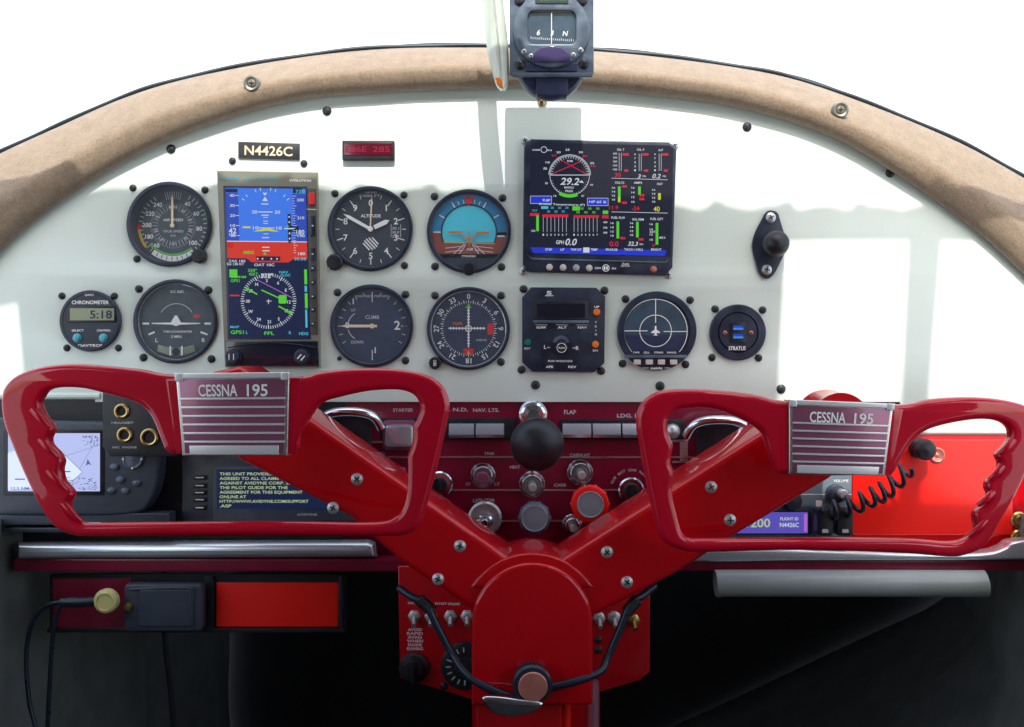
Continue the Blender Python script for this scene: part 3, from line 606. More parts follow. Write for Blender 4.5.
b.mi = 6; erect(98, 326, 200, 362, 8.6); erect(372, 336, 472, 372, 8.6); b.mi = 2; etx('9.8F', 175, 346, 12, 38, .2); etx('HP 65 %', 422, 354, 12, 82, .2); elin(98, 326, 200, 326, .4); elin(372, 336, 472, 336, .4); elin(98, 362, 200, 362, .4); elin(372, 372, 472, 372, .4); elin(98, 326, 98, 362, .4); elin(200, 326, 200, 362, .4); elin(472, 336, 472, 372, .4); elin(372, 336, 372, 372, .4)
etx('EST', 686, 498, 10, 26); etx('451', 730, 526, 10, 32)
b.mi = 7
for i in range(7): etx('20', 168 + i * 17.5, 382 + (i % 2) * 18, 10, 15)
etx('T17', 118, 396, 10, 24); erect(150, 375, 184, 388)
t.part('display', b, ['e_dark', 'e_blue', 'e_white', 'e_red', 'e_green', 'e_yellow', 'e_blue', 'e_cyan'])
b = t.mb(); b.plate([qe(-.01, 1.005), qe(.03, 1.04), qe(.96, 1.05), qe(.99, 1.02), qe(.97, 1.06), qe(.03, 1.06)], 7.8, 9, .2, 1); t.part('bezel_ledge', b, 'bluegrey')
for (x, m) in ((190, 'ivory'), (255, 'ivory'), (318, 'steel'), (381, 'ivory'), (690, 'copper')):
    px, py = pe(x, 668 + (x - 190) * .02); b = t.mb(); b.lathe(px, py, [(3.3, 7.5), (3.3, 9), (2.7, 9.1), (2.4, 11), (0.01, 11.4)], 22); t.part('button', b, m)
b = t.mb(); px, py = pe(461, 672); b.arc(px, py, 2.9, 3.6, 0, 360, 8.4); b.arc(px, py, .6, 2.2, 20, 160, 8.4); b.arc(px, py, .6, 2.2, 200, 340, 8.4)
b.text('GEM', *pe(422, 672), 2, 6, 8.4); b.text('IN', *pe(500, 674), 2, 4, 8.4); b.text('Auto', *pe(555, 651), 2.2, 7, 8.4); b.text('CYLINDER', *pe(555, 662), 1.2, 9, 8.4)
t.part('lettering', b, 'mark')
t.screws([(525, 140.5), (674.5, 145.5), (523.5, 271.5), (668, 275)], 3.7, 0.2, 'steel')

# primary flight display
t = T('primary_flight_display', 'tall olive grey flight display, blue and red screen above a green and white compass rose', 'flight display', 270, 270)
b = t.mb(); b.plate([(219, 172), (318.5, 173.5), (321, 367), (227, 367)], -1, 9, 1.2, 3); t.part('housing', b, 'olive')
b = t.mb(); b.plate([(309, 190), (318, 190), (319.5, 335), (311.5, 335)], 8.6, 9.5, .3, 1); t.part('key_strip', b, 'olivedark')
b = t.mb(); b.plate([(228, 341), (320, 341), (321, 366), (228.5, 366)], 8.6, 11.5, 1, 2); b.tubeline([(231, 348, 11.5), (250, 344.5, 12), (272, 343.5, 12), (295, 344.5, 12), (318, 348, 11.5)], .6, 6, 3); t.part('control_bar', b, 'lcdtrim')
b = t.mb(); b.plate([(225.5, 187), (308.5, 188), (312.5, 339.5), (230, 339.5)], 8.6, 9.6, .4, 1); t.part('screen_frame', b, 'bluedark')
def qa(u, v):   # 0..1 across the screen
    return (228 + 4 * v) + (79.5 - .3 * v) * u, 189.5 + 148 * v + 0.8 * u
b = t.mb()
def aq(pts, w=10): b.flat([qa(*p) for p in pts], w)
def ar(u0, v0, u1, v1, w=10.1): aq([(u0, v0), (u1, v0), (u1, v1), (u0, v1)], w)
def al(u0, v0, u1, v1, wd, w=10.3): b.line(*qa(u0, v0), *qa(u1, v1), wd, w)
def at(s, u, v, h, W=None, rot=0): b.text(s, *qa(u, v), h, W, 10.4, rot)
ar(0, 0, 1, 1, 9.8); b.mi = 1; ar(0.0, 0, 1, .355, 10.0); b.mi = 2; ar(0, .035, .155, .355); ar(.83, .035, 1, .355); b.mi = 3; ar(0, .357, 1, .47, 10.0); b.flat([qa(.24, .47), qa(.30, .495), qa(.76, .495), qa(.83, .47)], 10.0); ar(0, .357, .155, .445, 10.1)
b.mi = 4; ar(0, .357, .12, .36); ar(0, .353, 1, .359, 10.2)
for v in (.105, .18, .33, .395, .418): al(.44, v, .53, v, 1)
al(.40, .158, .58, .158, 1); al(.40, .265, .60, .265, .8); 
for v in (.195, .22, .235, .305): al(.46, v, .52, v, .7)
at('20', .355, .158, 3.2, 5.5); at('20', .64, .158, 3.2, 5.5); at('10', .365, .265, 3.2, 5.5); at('10', .655, .265, 3.2, 5.5)
cxa, cya = qa(.49, .20); b.ticks(cxa, cya, 27.5, 30.5, [-50, -40, -20, -10, 10, 20, 40, 50], .7, 10.3); b.flat([qa(.46, .03), qa(.52, .03), qa(.49, .05)], 10.3); b.flat([qa(.455, .085), qa(.525, .085), qa(.49, .055)], 10.3)
for i, s in enumerate(('40', '30', '20', '10', '00')): at(s, .08, .05 + i * .067, 2.8, 5); al(.12, .05 + i * .067, .16, .05 + i * .067, .7)
for i, s in enumerate(('200', '', '210', '', '190', '', '180')): at(s, .93, .075 + i * .06, 2.8, 7) if s else None
for i in range(24): al(.83, .05 + i * .0165, .86 if i % 4 else .88, .05 + i * .0165, .5)
at('42', .075, .285, 5.5, 7.5); at('180', .92, .29, 4.4, 8); at('150', .07, .31, 3, 6); al(.72, .268, .84, .268, 1.2)
b.mi = 6; ar(.765, .17, .805, .365, 10.2); ar(.0, .005, .15, .03); ar(.84, .0, .95, .03, 10.2); ar(.80, .25, .9, .29, 10.2); ar(.36, .455, .66, .485, 10.3); b.mi = 4
for v in (.19, .225, .3, .335): b.disc(*qa(.785, v), .9, 10.5, 10)
for u in (.38, .44, .55, .62): b.disc(*qa(u, .472), .9, 10.5, 10)
b.mi = 5; aq([(.33, .29), (.42, .275), (.5, .262), (.58, .275), (.66, .29), (.56, .288), (.5, .283), (.43, .288)], 10.5); al(.20, .262, .30, .262, 1.8); b.mi = 7; at('MSG', .27, .43, 3, 10); b.flat([qa(.45, .445), qa(.49, .445), qa(.47, .425)], 10.5); b.flat([qa(.755, .245), qa(.785, .25), qa(.755, .26)], 10.6)
b.mi = 6; ar(0, .497, 1, .53, 10.0); ar(0, .475, .23, .50, 10.1); b.mi = 4; at('GS 130 KT', .10, .508, 2.6, 17); at('TAS 185', .12, .488, 2.2, 17); at('OAT 10C', .46, .512, 2.6, 20); b.mi = 8; at('30.06', .91, .47, 3, 12); at('730', .93, .018, 3, 9)
# rose
rx, ry = qa(.50, .755); b.mi = 4; b.ticks(rx, ry, 24.5, 27.6, range(0, 360, 5), .65, 10.3); b.ticks(rx, ry, 23.3, 27.6, range(0, 360, 30), .9, 10.3); b.line(rx - 2, ry, rx + 3, ry, .7, 10.3); b.line(rx, ry - 2, rx, ry + 3, .7, 10.3)
for s, a in (('W', 240), ('33', 300), ('N', 325), ('3', 355), ('6', 28), ('E', 58), ('12', 92), ('15', 118), ('S', 150), ('21', 178), ('24', 208), ('30', 270)):
    b.text(s, rx + 20.4 * math.sin(math.radians(a)), ry - 20.4 * math.cos(math.radians(a)), 3.1, None, 10.4)
at('332°', .49, .585, 4.6, 12); b.mi = 9; b.line(rx - 11, ry - 21, rx + 24, ry - 3, .7, 10.4); b.mi = 7
b.line(rx - 7, ry - 11, rx + 15, ry - 1, 1.3, 10.5); b.line(rx + 10, ry + 5, rx + 22, ry + 11.5, 1.4, 10.5); b.flat([(rx + 24, ry + 13), (rx + 19.5, ry + 12.5), (rx + 21.5, ry + 8.5)], 10.5); b.line(rx - 22, ry - 13, rx - 11, ry - 6.5, 1.4, 10.5); b.box(rx + 10, ry - 6, rx + 18, ry + 2.5, 10.4, 10.6, 1.5); b.flat([(rx - 23, ry - 13), (rx - 19, ry - 13.5), (rx - 21, ry - 9)], 10.5)
ar(.02, .545, .12, .60); at('GPS1', .09, .62, 3, 9); at('12.4NM', .14, .595, 2.4, 14); at('350°', .31, .55, 3, 9); at('42KT', .32, .575, 3, 9); ar(.955, .54, .99, .64); ar(.955, .70, .99, .80); at('GPS1', .10, .965, 3.6, 13); at('FPL', .50, .97, 3.4, 10); b.mi = 8; at('NAV', .70, .56, 2.6, 9); at('VLOC', .72, .58, 2.6, 10); at('HDG', .93, .97, 3, 9); at('L', .22, .965, 3, None); at('R', .76, .965, 3, None); at('MAP', .07, .93, 2.4, 9); ar(.955, .65, .985, .69); ar(.955, .81, .98, .93)
b.mi = 3; al(.02, .72, .14, .72, 1.4)
t.part('screen', b, ['e_navy', 'e_sky', 'e_tape', 'e_ground', 'e_white', 'e_yellow', 'e_navy', 'e_green', 'e_cyan', 'e_magenta'])
b = t.mb(); b.text('ASPEN', 231.5, 180, 2.8, 19, 9.3, 1); b.text('AVIONICS', 262, 180.5, 2.8, 34, 9.3, 1); b.mi = 1; b.text('EVOLUTION', 302, 182, 2.2, 21, 9.3, 1); t.part('lettering', b, ['teal', 'mark'])
b = t.mb(); b.box(310.5, 194, 316.5, 206, 9.3, 11, 1, .4); t.part('power_key', b, 'redmark')
b = t.mb(); b.line(308.5, 210.5, 318.5, 210.8, .9, 9.9); t.part('trim_line', b, 'ivory')
for (y0, y1) in ((217, 237), (249, 261), (266, 272), (281, 285), (295, 299), (308, 312), (322, 326)): b = t.mb(); b.box(312, y0, 317, y1, 9.3, 10.8, 1, .4); b.mi = 1; b.rect(313.6, (y0 + y1) / 2 - .6, 315.4, (y0 + y1) / 2 + .6, 11); t.part('key', b, ['bezel', 'dim'])
for x in (236.5, 304.5):
    b = t.mb(); b.lathe(x, 357, [(8.2, 11), (8.2, 13), (6.8, 13.4), (6.4, 19), (5.6, 20), (0.01, 20.2)], 28); kb = t.part('knob', b, 'bezel')
    b = t.mb(); b.line(x - 2.5, 354, x - 2.5, 360, .8, 20.5) if x < 270 else b.line(x - 3.5, 359, x + .5, 354.5, 1.2, 20.5); b.line(x + 2, 354, x + 2, 360, .8, 20.5) if x < 270 else b.line(x, 360.5, x + 4, 356, 1.2, 20.5); t.part('marking', b, 'mark', kb)
t.screws([(232.4, 161), (304, 163.6)], 3.2)

# placards
t = T('registration_placard', 'dark name plate with pale lettering reading N4426C', 'placard', 269, 151)
b = t.mb(); b.plate([(238.6, 142), (300, 143.8), (300, 160), (238.6, 158.4)], 0, 2, .4, 1); t.part('plate', b, 'plate')
b = t.mb(); b.text('N4426C', 269, 151, 9.5, 48, 2.3, 1.7); t.part('lettering', b, 'letter')
t = T('red_digit_display', 'small black box with glowing red characters above the altimeter', 'display', 369, 151)
b = t.mb(); b.box(343, 141.5, 395, 161, 0, 6, 1.4, .8); t.part('housing', b, 'black')
b = t.mb(); b.box(345, 144, 393, 156.5, 5.6, 6.4, .5, .2); w_ = t.part('window', b, 'redwindow'); b = t.mb(); b.text('E86E', 357, 150.3, 6, 21, 6.7); b.text('285', 382, 150.3, 6, 17, 6.7); t.part('lettering', b, 'e_led')
# black push knob on diamond flange
t = T('control_knob', 'black ball knob on a diamond shaped flange at the right of the panel', 'knob', 768, 245)
b = t.mb(); b.plate(smooth_loop([(770, 210.5), (777, 213), (780, 222), (784, 236), (785, 250), (779, 264), (773, 275), (766, 279), (759, 274), (755, 262), (751.5, 247), (754, 234), (761, 220), (765, 213)], 3), 0, 3.5, 1, 2); t.part('flange', b, 'bezel')
b = t.mb(); b.lathe(772, 245.5, [(8.5, 3), (8, 8), (11, 10), (12.6, 14), (13, 18), (12.4, 22), (10.6, 25.5), (7.5, 28.2), (4, 29.6), (0.01, 30)], 40); t.part('ball', b, 'black', angle=50)
t.screws([(770, 218), (766, 270)], 4.4, 3.3, 'steel')

# ------------------------------------------------------------------ compass and visor
t = T('magnetic_compass', 'blue grey square magnetic compass hanging at top centre in front of the panel', 'compass', 551, 30, -0.10)
b = t.mb(); b.lathe(551, 62, [(20, -30), (32, -26), (35.5, -16), (35.5, -4), (33, 0)], 44); t.part('bowl', b, 'bluedark')
b = t.mb(); b.box(509.5, -34, 593.5, 77, -4, 5, 3, 1.2); b.box(512, 74.5, 592, 78.5, 0, 7, 1, .5); t.part('mounting_plate', b, 'bluegrey')
b = t.mb(); b.plate([circ(551, 32, 38, 56), rrect(527.5, 13.5, 575.5, 46.5, 6)], 4.6, 9.5, 1.4, 3); t.part('bezel_ring', b, 'bluegrey')
b = t.mb(); b.box(526, 11, 577, 48, 3, 5.2, 3); wnd = t.part('card', b, 'card')
b = t.mb(); b.text('6', 538.5, 34, 5.4, None, 5.6, 0, 'C', .2); b.text('3', 552, 34.5, 5, None, 5.6, 0, 'C', .2); b.text('N', 565, 35, 5, None, 5.6, 0, 'C', .2)
for i in range(22): b.line(531 + i * 2, 38.6 + .12 * i + (0 if i % 5 else -.8), 531 + i * 2, 40.6 + .12 * i, .5, 5.6)
t.part('lettering', b, 'mark', wnd)
b = t.mb(); b.box(550.9, 14.5, 551.7, 46, 6.2, 7, 0); t.part('lubber_line', b, 'mark'); b = t.mb(); b.box(529, 12.8, 574.5, 14.4, 5.4, 8, 0); t.part('amber_strip', b, 'brass')
b = t.mb(); b.flat(rrect(528, 14, 575, 46, 6), 7.4); t.part('glass', b, 'glass')
b = t.mb(); b.plate([(532, 64.5), (533, 57), (540, 51), (551, 48.8), (562, 51), (569.5, 57), (570.5, 64.5)], 9.2, 11, .5, 2); t.part('lens', b, 'purple')
b = t.mb(); b.box(526, 65.2, 577, 73, 4.6, 7.5, 1, .5); b.mi = 1; b.rect(541, 68, 562, 69.6, 7.8); b.mi = 2; b.rect(545, 68.4, 553, 69.2, 8); t.part('adjuster_slot', b, ['bluedark', 'slot', 'mark'])
b = t.mb(); b.box(536, 78, 568, 96, -18, 3, 2, .8); t.part('bracket', b, 'bluedark')
b = t.mb(); b.box(535, -6, 568, 6.5, 9.2, 10.4, 1); b.mi = 1; b.text('COMPASS', 552, 1.5, 4, 27, 10.7); t.part('label_plate', b, ['dial', 'green'])
b = t.mb(); b.tubeline([(551, -40, -2), (551, -70, 6), (551, -110, 20)], 5, 12, 3); t.part('stalk', b, 'bluedark')
t.screws([(519.5, 2.5), (582, 2.5), (520, 66), (583.5, 65.5)], 4.6, 4.8); t.screws([(524, 54), (531, 58.5), (573, 57.5), (580, 52.5)], 2.6, 8.6, 'steel')
t = T('sun_visor', 'narrow pale curved blade with an orange tip hanging at the left of the compass', 'visor', 497, 20, -0.10)
b = t.mb(); pts = []; 
L_ = [(479, -50), (482, 0), (487, 49), (495, 82), (501, 91)]; R_ = [(500, -50), (503.5, 0), (508.5, 49), (508.5, 80), (505, 91)]
Ls = smooth_loop(L_, 6, False); Rs = smooth_loop(R_, 6, False); vs = []; fs = []; n = 8
for a, c in zip(Ls, Rs):
    for i in range(n + 1):
        f = i / n; vs.append((a[0] + (c[0] - a[0]) * f, a[1] + (c[1] - a[1]) * f, 7 * math.sin(PI * f)))
    for i in range(n + 1):
        f = 1 - i / n; vs.append((a[0] + (c[0] - a[0]) * f, a[1] + (c[1] - a[1]) * f, 4.5 * math.sin(PI * f) - 1.5))
R2 = 2 * (n + 1)
for j in range(len(Ls) - 1):
    for i in range(R2): fs.append((j * R2 + i, j * R2 + (i + 1) % R2, (j + 1) * R2 + (i + 1) % R2, (j + 1) * R2 + i))
fs.append(tuple(range((len(Ls) - 1) * R2, len(Ls) * R2)))
b.add(vs, fs); t.part('blade', b, 'visor', angle=60)
b = t.mb(); b.plate([(495.5, 79), (500, 79), (502.5, 84), (503.2, 90), (500.5, 89.5), (497, 86)], 4.5, 7.5, .6, 2); t.part('tip', b, 'orange')
b = t.mb(); b.tubeline([(491, -45, 7), (494, 0, 7.6), (498.5, 45, 7.6), (501, 78, 6.5)], .7, 6, 4); t.part('rib', b, 'steel')

# ------------------------------------------------------------------ lower sub panel
t = SWP = T('switch_panel', 'burgundy lower panel with chrome pinstripes between the two control wheels', 'switch panel', 540, 480, 0.004)
b = t.mb(); b.plate([(170, 398), (905, 398), (905, 420), (855, 440), (855, 556), (170, 556)], -3, -0.4, .3, 1); t.part('plate', b, 'burgundy')
b = t.mb()
for y, x0, x1 in ((401.8, 180, 640),): pass
for (y, x0, x1) in ((457, 385, 514), (457.3, 560, 700), (490, 385, 690), (521, 430, 660)): b.box(x0, y - .8, x1, y + .8, -.6, .8, 0)
b.box(680, 441, 687.5, 462, -.6, 2, .5, .3); b.box(670, 439.5, 688, 442, -.6, 2, .5, .3); b.box(672, 461, 692, 463, -.6, 2, .5, .3)
b.box(372, 441, 410, 443, -.6, .8, 0)
t.part('pinstripes', b, 'brushed')
b = t.mb()
for s, x, y, h, W in (('STARTER', 403, 410, 3.2, 20), ('INT. N.D.', 452, 409.5, 3.6, 32), ('NAV. LTS.', 486, 410, 3.6, 26), ('FLAP', 570, 412, 4.2, 12), ('LDG. LTS.', 632, 415.5, 3.8, 30), ('TRIM', 489, 453.5, 3, 10), ('CABIN HT', 580, 455, 3, 20), ('HEAT', 515, 467, 3, 10), ('CARB', 560, 485, 3, 12), ('LIGHTER', 484, 500.5, 3.6, 22), ('LT', 497, 484, 3, 5), ('OFF', 468, 484, 3, 5)): b.text(s, x, y, h, W, -.1)
for i, s in enumerate(('OFF', 'BATT', 'LDG', 'NAV')):
    a = math.radians(-60 + i * 32); b.text(s, 631 + 20 * math.sin(a), 490 - 20 * math.cos(a), 2.4, 8, -.1, -60 + i * 32)
t.part('lettering', b, 'dim')
b = t.mb(); b.box(380, 418, 516, 440, -.6, 2.2, 1.5, .6); b.box(560, 419, 684, 439.5, -.6, 2.2, 1.5, .6); t.part('switch_recess', b, 'black')

keys = [(449, 474.6, 'chrome rocker switch left of the NAV lettering, second from the black ball knob'), (475.6, 504.5, 'chrome rocker switch just left of the black ball knob'), (562, 591, 'chrome rocker switch just right of the black ball knob, under FLAP'), (592, 620.5, 'chrome rocker switch second from the black ball knob on its right'), (621.5, 650, 'chrome rocker switch disappearing behind the right control wheel')]
for x0, x1, lb in keys:
    t = T('rocker_switch', lb, 'switch', (x0 + x1) / 2, 430, 0.0, 'chrome rocker switches under the panel edge')
    b = t.mb(); 
    v = []; prof = [(423, 1.5), (423.5, 6), (430, 9), (434, 10), (437, 8), (437.6, 1.5)]
    for (y, w) in prof: v += [(x0 + .4, y, w), (x1 - .4, y, w)]
    fs = [(2 * i, 2 * i + 1, 2 * i + 3, 2 * i + 2) for i in range(5)] + [tuple(range(0, 12, 2)), tuple(range(1, 12, 2))[::-1]]
    b.add(v, fs); t.part('paddle', b, 'switch', angle=25)
t = T('rocker_switch', 'large square chrome rocker switch seen through the left control wheel', 'switch', 398, 433, 0.0, 'chrome rocker switches under the panel edge')
b = t.mb(); b.box(385.5, 424, 414, 447, 1, 9, 4, 2.5); t.part('paddle', b, 'switch')
b = t.mb(); b.box(383, 420, 416, 450, -.4, 1.6, 4, .5); t.part('frame', b, 'plum')
single('indicator_cap', 'small rounded chrome cap seen through the right control wheel', 'indicator', 672, 431, 0.0, lambda b: b.lathe(672, 431, [(7.5, 2), (7.5, 6), (6.5, 9), (4, 11), (0.01, 11.6)], 28), 'steel', angle=60)

def pull(name, label, x, y, parts_fn, y0=0.0, cat='knob', group=None):
    t = T(name, label, cat, x, y, y0, group); parts_fn(t, x, y); return t
def throttle(t, x, y):
    b = t.mb(); b.lathe(533, 414, [(14, 0), (14, 3), (12, 5), (12, 9), (10, 10), (10, 13), (5.5, 14), (5.5, 18)], 32); t.part('collar', b, 'chrome')
    b = t.mb(); b.tubeline([(533, 420, 4), (535, 436, 46)], 5.2, 14, 0); t.part('shaft', b, 'steel')
    k = .93; r = 27.5
    b = t.mb(); c0 = 40
    b.lathe(536 - .3, 440, [(r * k * math.sin(PI * i / 14) + .01, c0 + r * k * (1 - math.cos(PI * i / 14)) * .8) for i in range(15)], 48); t.part('ball', b, 'black', angle=80)
pull('throttle_knob', 'large black ball knob with a chrome collar in the middle of the burgundy panel', 537, 443, throttle, cat='throttle')
def chromek(tp, r=12.5, st=6):
    def f(t, x, y):
        b = t.mb(); b.lathe(x, y, [(r, 0), (r, 2), (r - 1.5, 3.5), (r - 2, 9), (r - 3.5, 10.5), (r - 6, 10.5), (r - 6.5, 8)], 8 if tp == 'hex' else 32); t.part('collar', b, 'chrome', angle=40)
        b = t.mb(); b.lathe(x + .3, y + 1, [(st - 1, 8), (st - 1, 18), (st, 18.5), (st, 25), (st - .8, 26), (.01, 26)], 24); t.part('plunger', b, 'plum' if tp == 'plum' else 'steel')
    return f
pull('pull_knob', 'chrome pull knob with a rosy centre above the lighter socket', 483, 475, chromek('plum', 12.5, 6.5))
b_ = pull('pull_knob', 'small chrome stem knob below the big black ball knob', 532, 484, chromek('x', 13, 4))
pull('pull_knob', 'small chrome stem knob above the red mixture knob', 580, 472, chromek('x', 12.8, 4))
def bigk(ringm, r, rf, m2='greyface', h=34):
    def f(t, x, y):
        b = t.mb(); b.lathe(x, y - 4, [(6, 0), (6, h - 12)], 18); t.part('shaft', b, 'steel')
        b = t.mb(); b.lathe(x, y, [(r * .7, h - 14), (r, h - 11), (r, h - 3), (r - 1.5, h - 1), (rf + .8, h)], 40)
        for i in range(10):
            a = 2 * PI * i / 10; b.lathe(x + (r - .9) * math.cos(a), y + (r - .9) * math.sin(a), [(1.9, h - 11), (1.9, h - 3.2), (.01, h - 2)], 10)
        t.part('grip', b, ringm)
        b = t.mb(); b.lathe(x, y, [(rf + 1.2, h - 2), (rf + 1.2, h + .6), (rf + .2, h + 1), (rf - .6, h + .3), (.01, h + .1)], 36); t.part('face', b, m2)
    return f
pull('propeller_knob', 'dark blue gripped knob with a grey metal face, low centre of the burgundy panel', 534, 514, bigk('bluegrey', 15.5, 12))
pull('mixture_knob', 'bright red gripped knob with a grey metal face', 588, 500.5, bigk('brightred', 18.5, 12))
def light(t, x, y):
    b = t.mb(); b.lathe(x, y, [(17, 0), (17, 2.5), (15, 4), (13.8, 4), (13.2, 1), (.01, 1)], 36); t.part('socket', b, 'steel')
    b = t.mb(); b.lathe(x, y + 3, [(8, 1), (8, 5), (6, 6), (4, 13), (3, 14), (.01, 14)], 26); t.part('element', b, 'chrome')
pull('cigarette_lighter', 'round chrome rimmed lighter socket under the LIGHTER lettering', 485, 518, light, cat='lighter')
def rot(t, x, y):
    b = t.mb(); b.lathe(x, y, [(13, 0), (13, 2.5), (11.5, 4), (10.5, 3), (.01, 3)], 32); t.part('escutcheon', b, 'chrome')
    b = t.mb(); b.lathe(x, y, [(7.5, 2.6), (7.5, 6), (6.5, 7), (.01, 7)], 26); b.box(x - 1.6, y - 6, x + 1.6, y + 6, 6, 12, .6, .4); t.part('turn_grip', b, 'black')
pull('rotary_switch', 'round black rotary switch in a chrome ring at the right of the red knob', 631, 490, rot, cat='switch')
pull('rotary_switch', 'dark rotary switch in a grey ring half hidden behind the left control wheel rim', 440, 484, rot, cat='switch')
pull('pull_knob', 'little chrome knob low right, half under the red mixture knob', 572, 524, chromek('x', 10, 4))
for (x, y, lb) in ((402, 470, 'small chrome bulb tucked over the left arm ridge'),):
    single('indicator_lamp', lb, 'indicator', x, y, 0.0, lambda b: b.lathe(x, y, [(4.5, 0), (4.5, 2), (3.4, 5), (0.01, 6.2)], 20), 'chrome')
def hook(b, s, x, y):
    b.tubeline([(x, y + 12, 4), (x + 6 * s, y + 1, 10), (x + 20 * s, y - 4, 14), (x + 42 * s, y - 4, 14), (x + 56 * s, y + 1, 10)], 5, 12, 5)
single('pull_handle', 'curved chrome handle behind the right control wheel', 'handle', 700, 420, -0.004, lambda b: hook(b, 1, 686, 424), 'chrome', angle=60)
single('pull_handle', 'curved chrome handle behind the left control wheel', 'handle', 360, 410, -0.004, lambda b: hook(b, -1, 381, 416), 'chrome', angle=60)
single('relay_box', 'small flat black box beside the right chrome handle', 'box', 715, 440, 0.0, lambda b: b.box(696, 418, 750, 468, 0, 5, 2, .8), 'black')
single('relay_box', 'dark round edged box beside the left chrome handle', 'box', 355, 425, 0.0, lambda b: b.box(330, 414, 372, 450, 0, 5, 2, .8), 'black')

def attach(root, host):
    kids = [c for c in root.children]; first = kids[0] if kids else root
    bpy.context.view_layer.update()
    off = root.location - host.o.location
    if kids:
        nm = root.name.split('.')[0]; first.parent = host.o; first.location = first.location + off
        for c in kids[1:]:
            c.parent = first; c.location = c.location - (first.location - off)
        lb = root.get('label'); bpy.data.objects.remove(root); first.name = nm; first['label'] = lb
    else:
        first.parent = host.o; first.location = off
        for k in ('category', 'group'):
            if k in first: del first[k]
for o in [o for o in COL.objects if o.parent is None and o.name.split('.')[0] in ('rocker_switch', 'pull_knob', 'throttle_knob', 'propeller_knob', 'mixture_knob', 'cigarette_lighter', 'rotary_switch', 'indicator_cap', 'indicator_lamp', 'pull_handle', 'relay_box')]:
    attach(o, SWP)
for o in [o for o in COL.objects if o.parent is None and o.name.split('.')[0] == 'control_knob']: attach(o, IPT)
# ------------------------------------------------------------------ avionics behind the wheels
single('radio_bay', 'flat black bay behind the left hand radios', 'bay', 180, 470, 0.004, lambda b: b.plate([(-70, 399), (345, 399), (345, 556), (-70, 556)], 0, 1.4), 'black')
t = T('gps_receiver', 'grey portable map display with a pale blue screen seen through the left wheel', 'gps', 80, 470, -0.03)
b = t.mb(); b.plate(smooth_loop([(-14, 424), (60, 421), (150, 424), (160, 430), (163, 450), (161, 480), (152, 503), (138, 512), (90, 515), (0, 514), (-14, 508)], 4), -14, 10, 3.5, 4); t.part('housing', b, 'gpscase')
b = t.mb(); b.box(8, 429, 108, 494, 9.4, 11, 2, .5); t.part('screen_frame', b, 'black')
b = t.mb(); b.rect(13, 432.5, 104, 490, 11.3); b.mi = 1; b.flat([(13, 452), (50, 440), (58, 443), (87, 471), (72, 484), (13, 489)], 11.6); b.mi = 2
b.line(58, 443, 87, 471, .5, 11.8); b.line(87, 471, 72, 484, .5, 11.8); b.line(60, 470.5, 75, 470.5, 1.2, 11.8); b.line(20, 478, 30, 478, 1.2, 11.8); b.line(70, 455, 104, 444, .3, 11.8); b.line(84, 468, 100, 440, .3, 11.8)
for i in range(46): b.rect(78 + random.random() * 24, 475 + random.random() * 13, 79 + random.random() * 24, 475.6 + random.random() * 13, 11.8) if False else None
for i in range(60):
    x = 62 + random.random() * 38; y = 476 + random.random() * 12; b.rect(x, y, x + 1.4 + random.random(), y + .7, 11.8)
for i in range(34):
    x = 87 + random.random() * 15; y = 435 + random.random() * 10; b.rect(x, y, x + 1.5, y + .6, 11.8)
b.text('12.5 NM', 25, 487, 2.6, 18, 11.8); b.text('N 47 S', 94, 436, 2.4, 14, 11.8)
b.flat([(92, 458), (95.5, 464), (92.5, 463), (90, 465)], 11.8)
t.part('screen', b, ['e_map', 'e_mapwhite', 'e_mapline'])
b = t.mb(); b.lathe(136.5, 458, [(10.5, 9.5), (10.5, 12), (9, 13), (7.6, 12), (.01, 12.6)], 30); b.mi = 1
for a in (0, 90, 180, 270): b.ticks(136.5, 458, 8, 10, [a], 2, 13.2)
t.part('rocker_button', b, ['bluegrey', 'mark'])
for x, y in ((118, 466), (124, 478.5), (140, 482), (115, 489.5), (129, 489.5)): b = t.mb(); b.lathe(x, y, [(4.2, 9.5), (4.2, 11.2), (3, 12.6), (.01, 13)], 20, 1.1, .85); t.part('button', b, 'bluegrey')
t = T('cradle_rail', 'dark ribbed mounting rail under the map display', 'mount', 80, 520, -0.03)
b = t.mb(); b.box(-20, 512, 172, 524, -14, 8, 2, 1); b.box(-20, 527, 175, 532, -14, 4, 2, 1); t.part('rail', b, 'gpscase')
t = T('jack_plate', 'black plate with three brass ringed headset jacks, in front of the map display', 'jack plate', 140, 425, -0.06)
b = t.mb(); b.plate([(104, 388), (180, 388), (178, 456), (112, 456), (104, 446)], 0, 4, .7, 2); t.part('plate', b, 'black')
for x, y, r in ((123.5, 411, 7.6), (126.5, 434.5, 7.8), (151, 437, 9)):
    b = t.mb(); b.lathe(x, y, [(r, 3.6), (r, 6), (r - 1.6, 7), (r - 3, 6.5), (r - 3.6, 2)], 28); b.mi = 1; b.disc(x, y, r - 3.4, 4.6, 20); t.part('jack', b, ['brass', 'slot'])
b = t.mb(); b.text('HEADSET', 124, 422.5, 2, 22, 4.3); b.text('MIC  PHONE', 126, 447, 2, 24, 4.3); t.part('lettering', b, 'dim')
t = T('navigation_radio', 'black navigator unit with a dark blue screen full of yellow green text', 'radio', 280, 490, -0.01)
b = t.mb(); b.box(183, 452, 385, 532, -8, 4, 2, 1); t.part('housing', b, 'bezel')
b = t.mb(); b.box(214, 466, 380, 520, 3.6, 5, 1, .4); b.mi = 1; b.rect(218, 469, 376, 508, 5.3); b.mi = 2
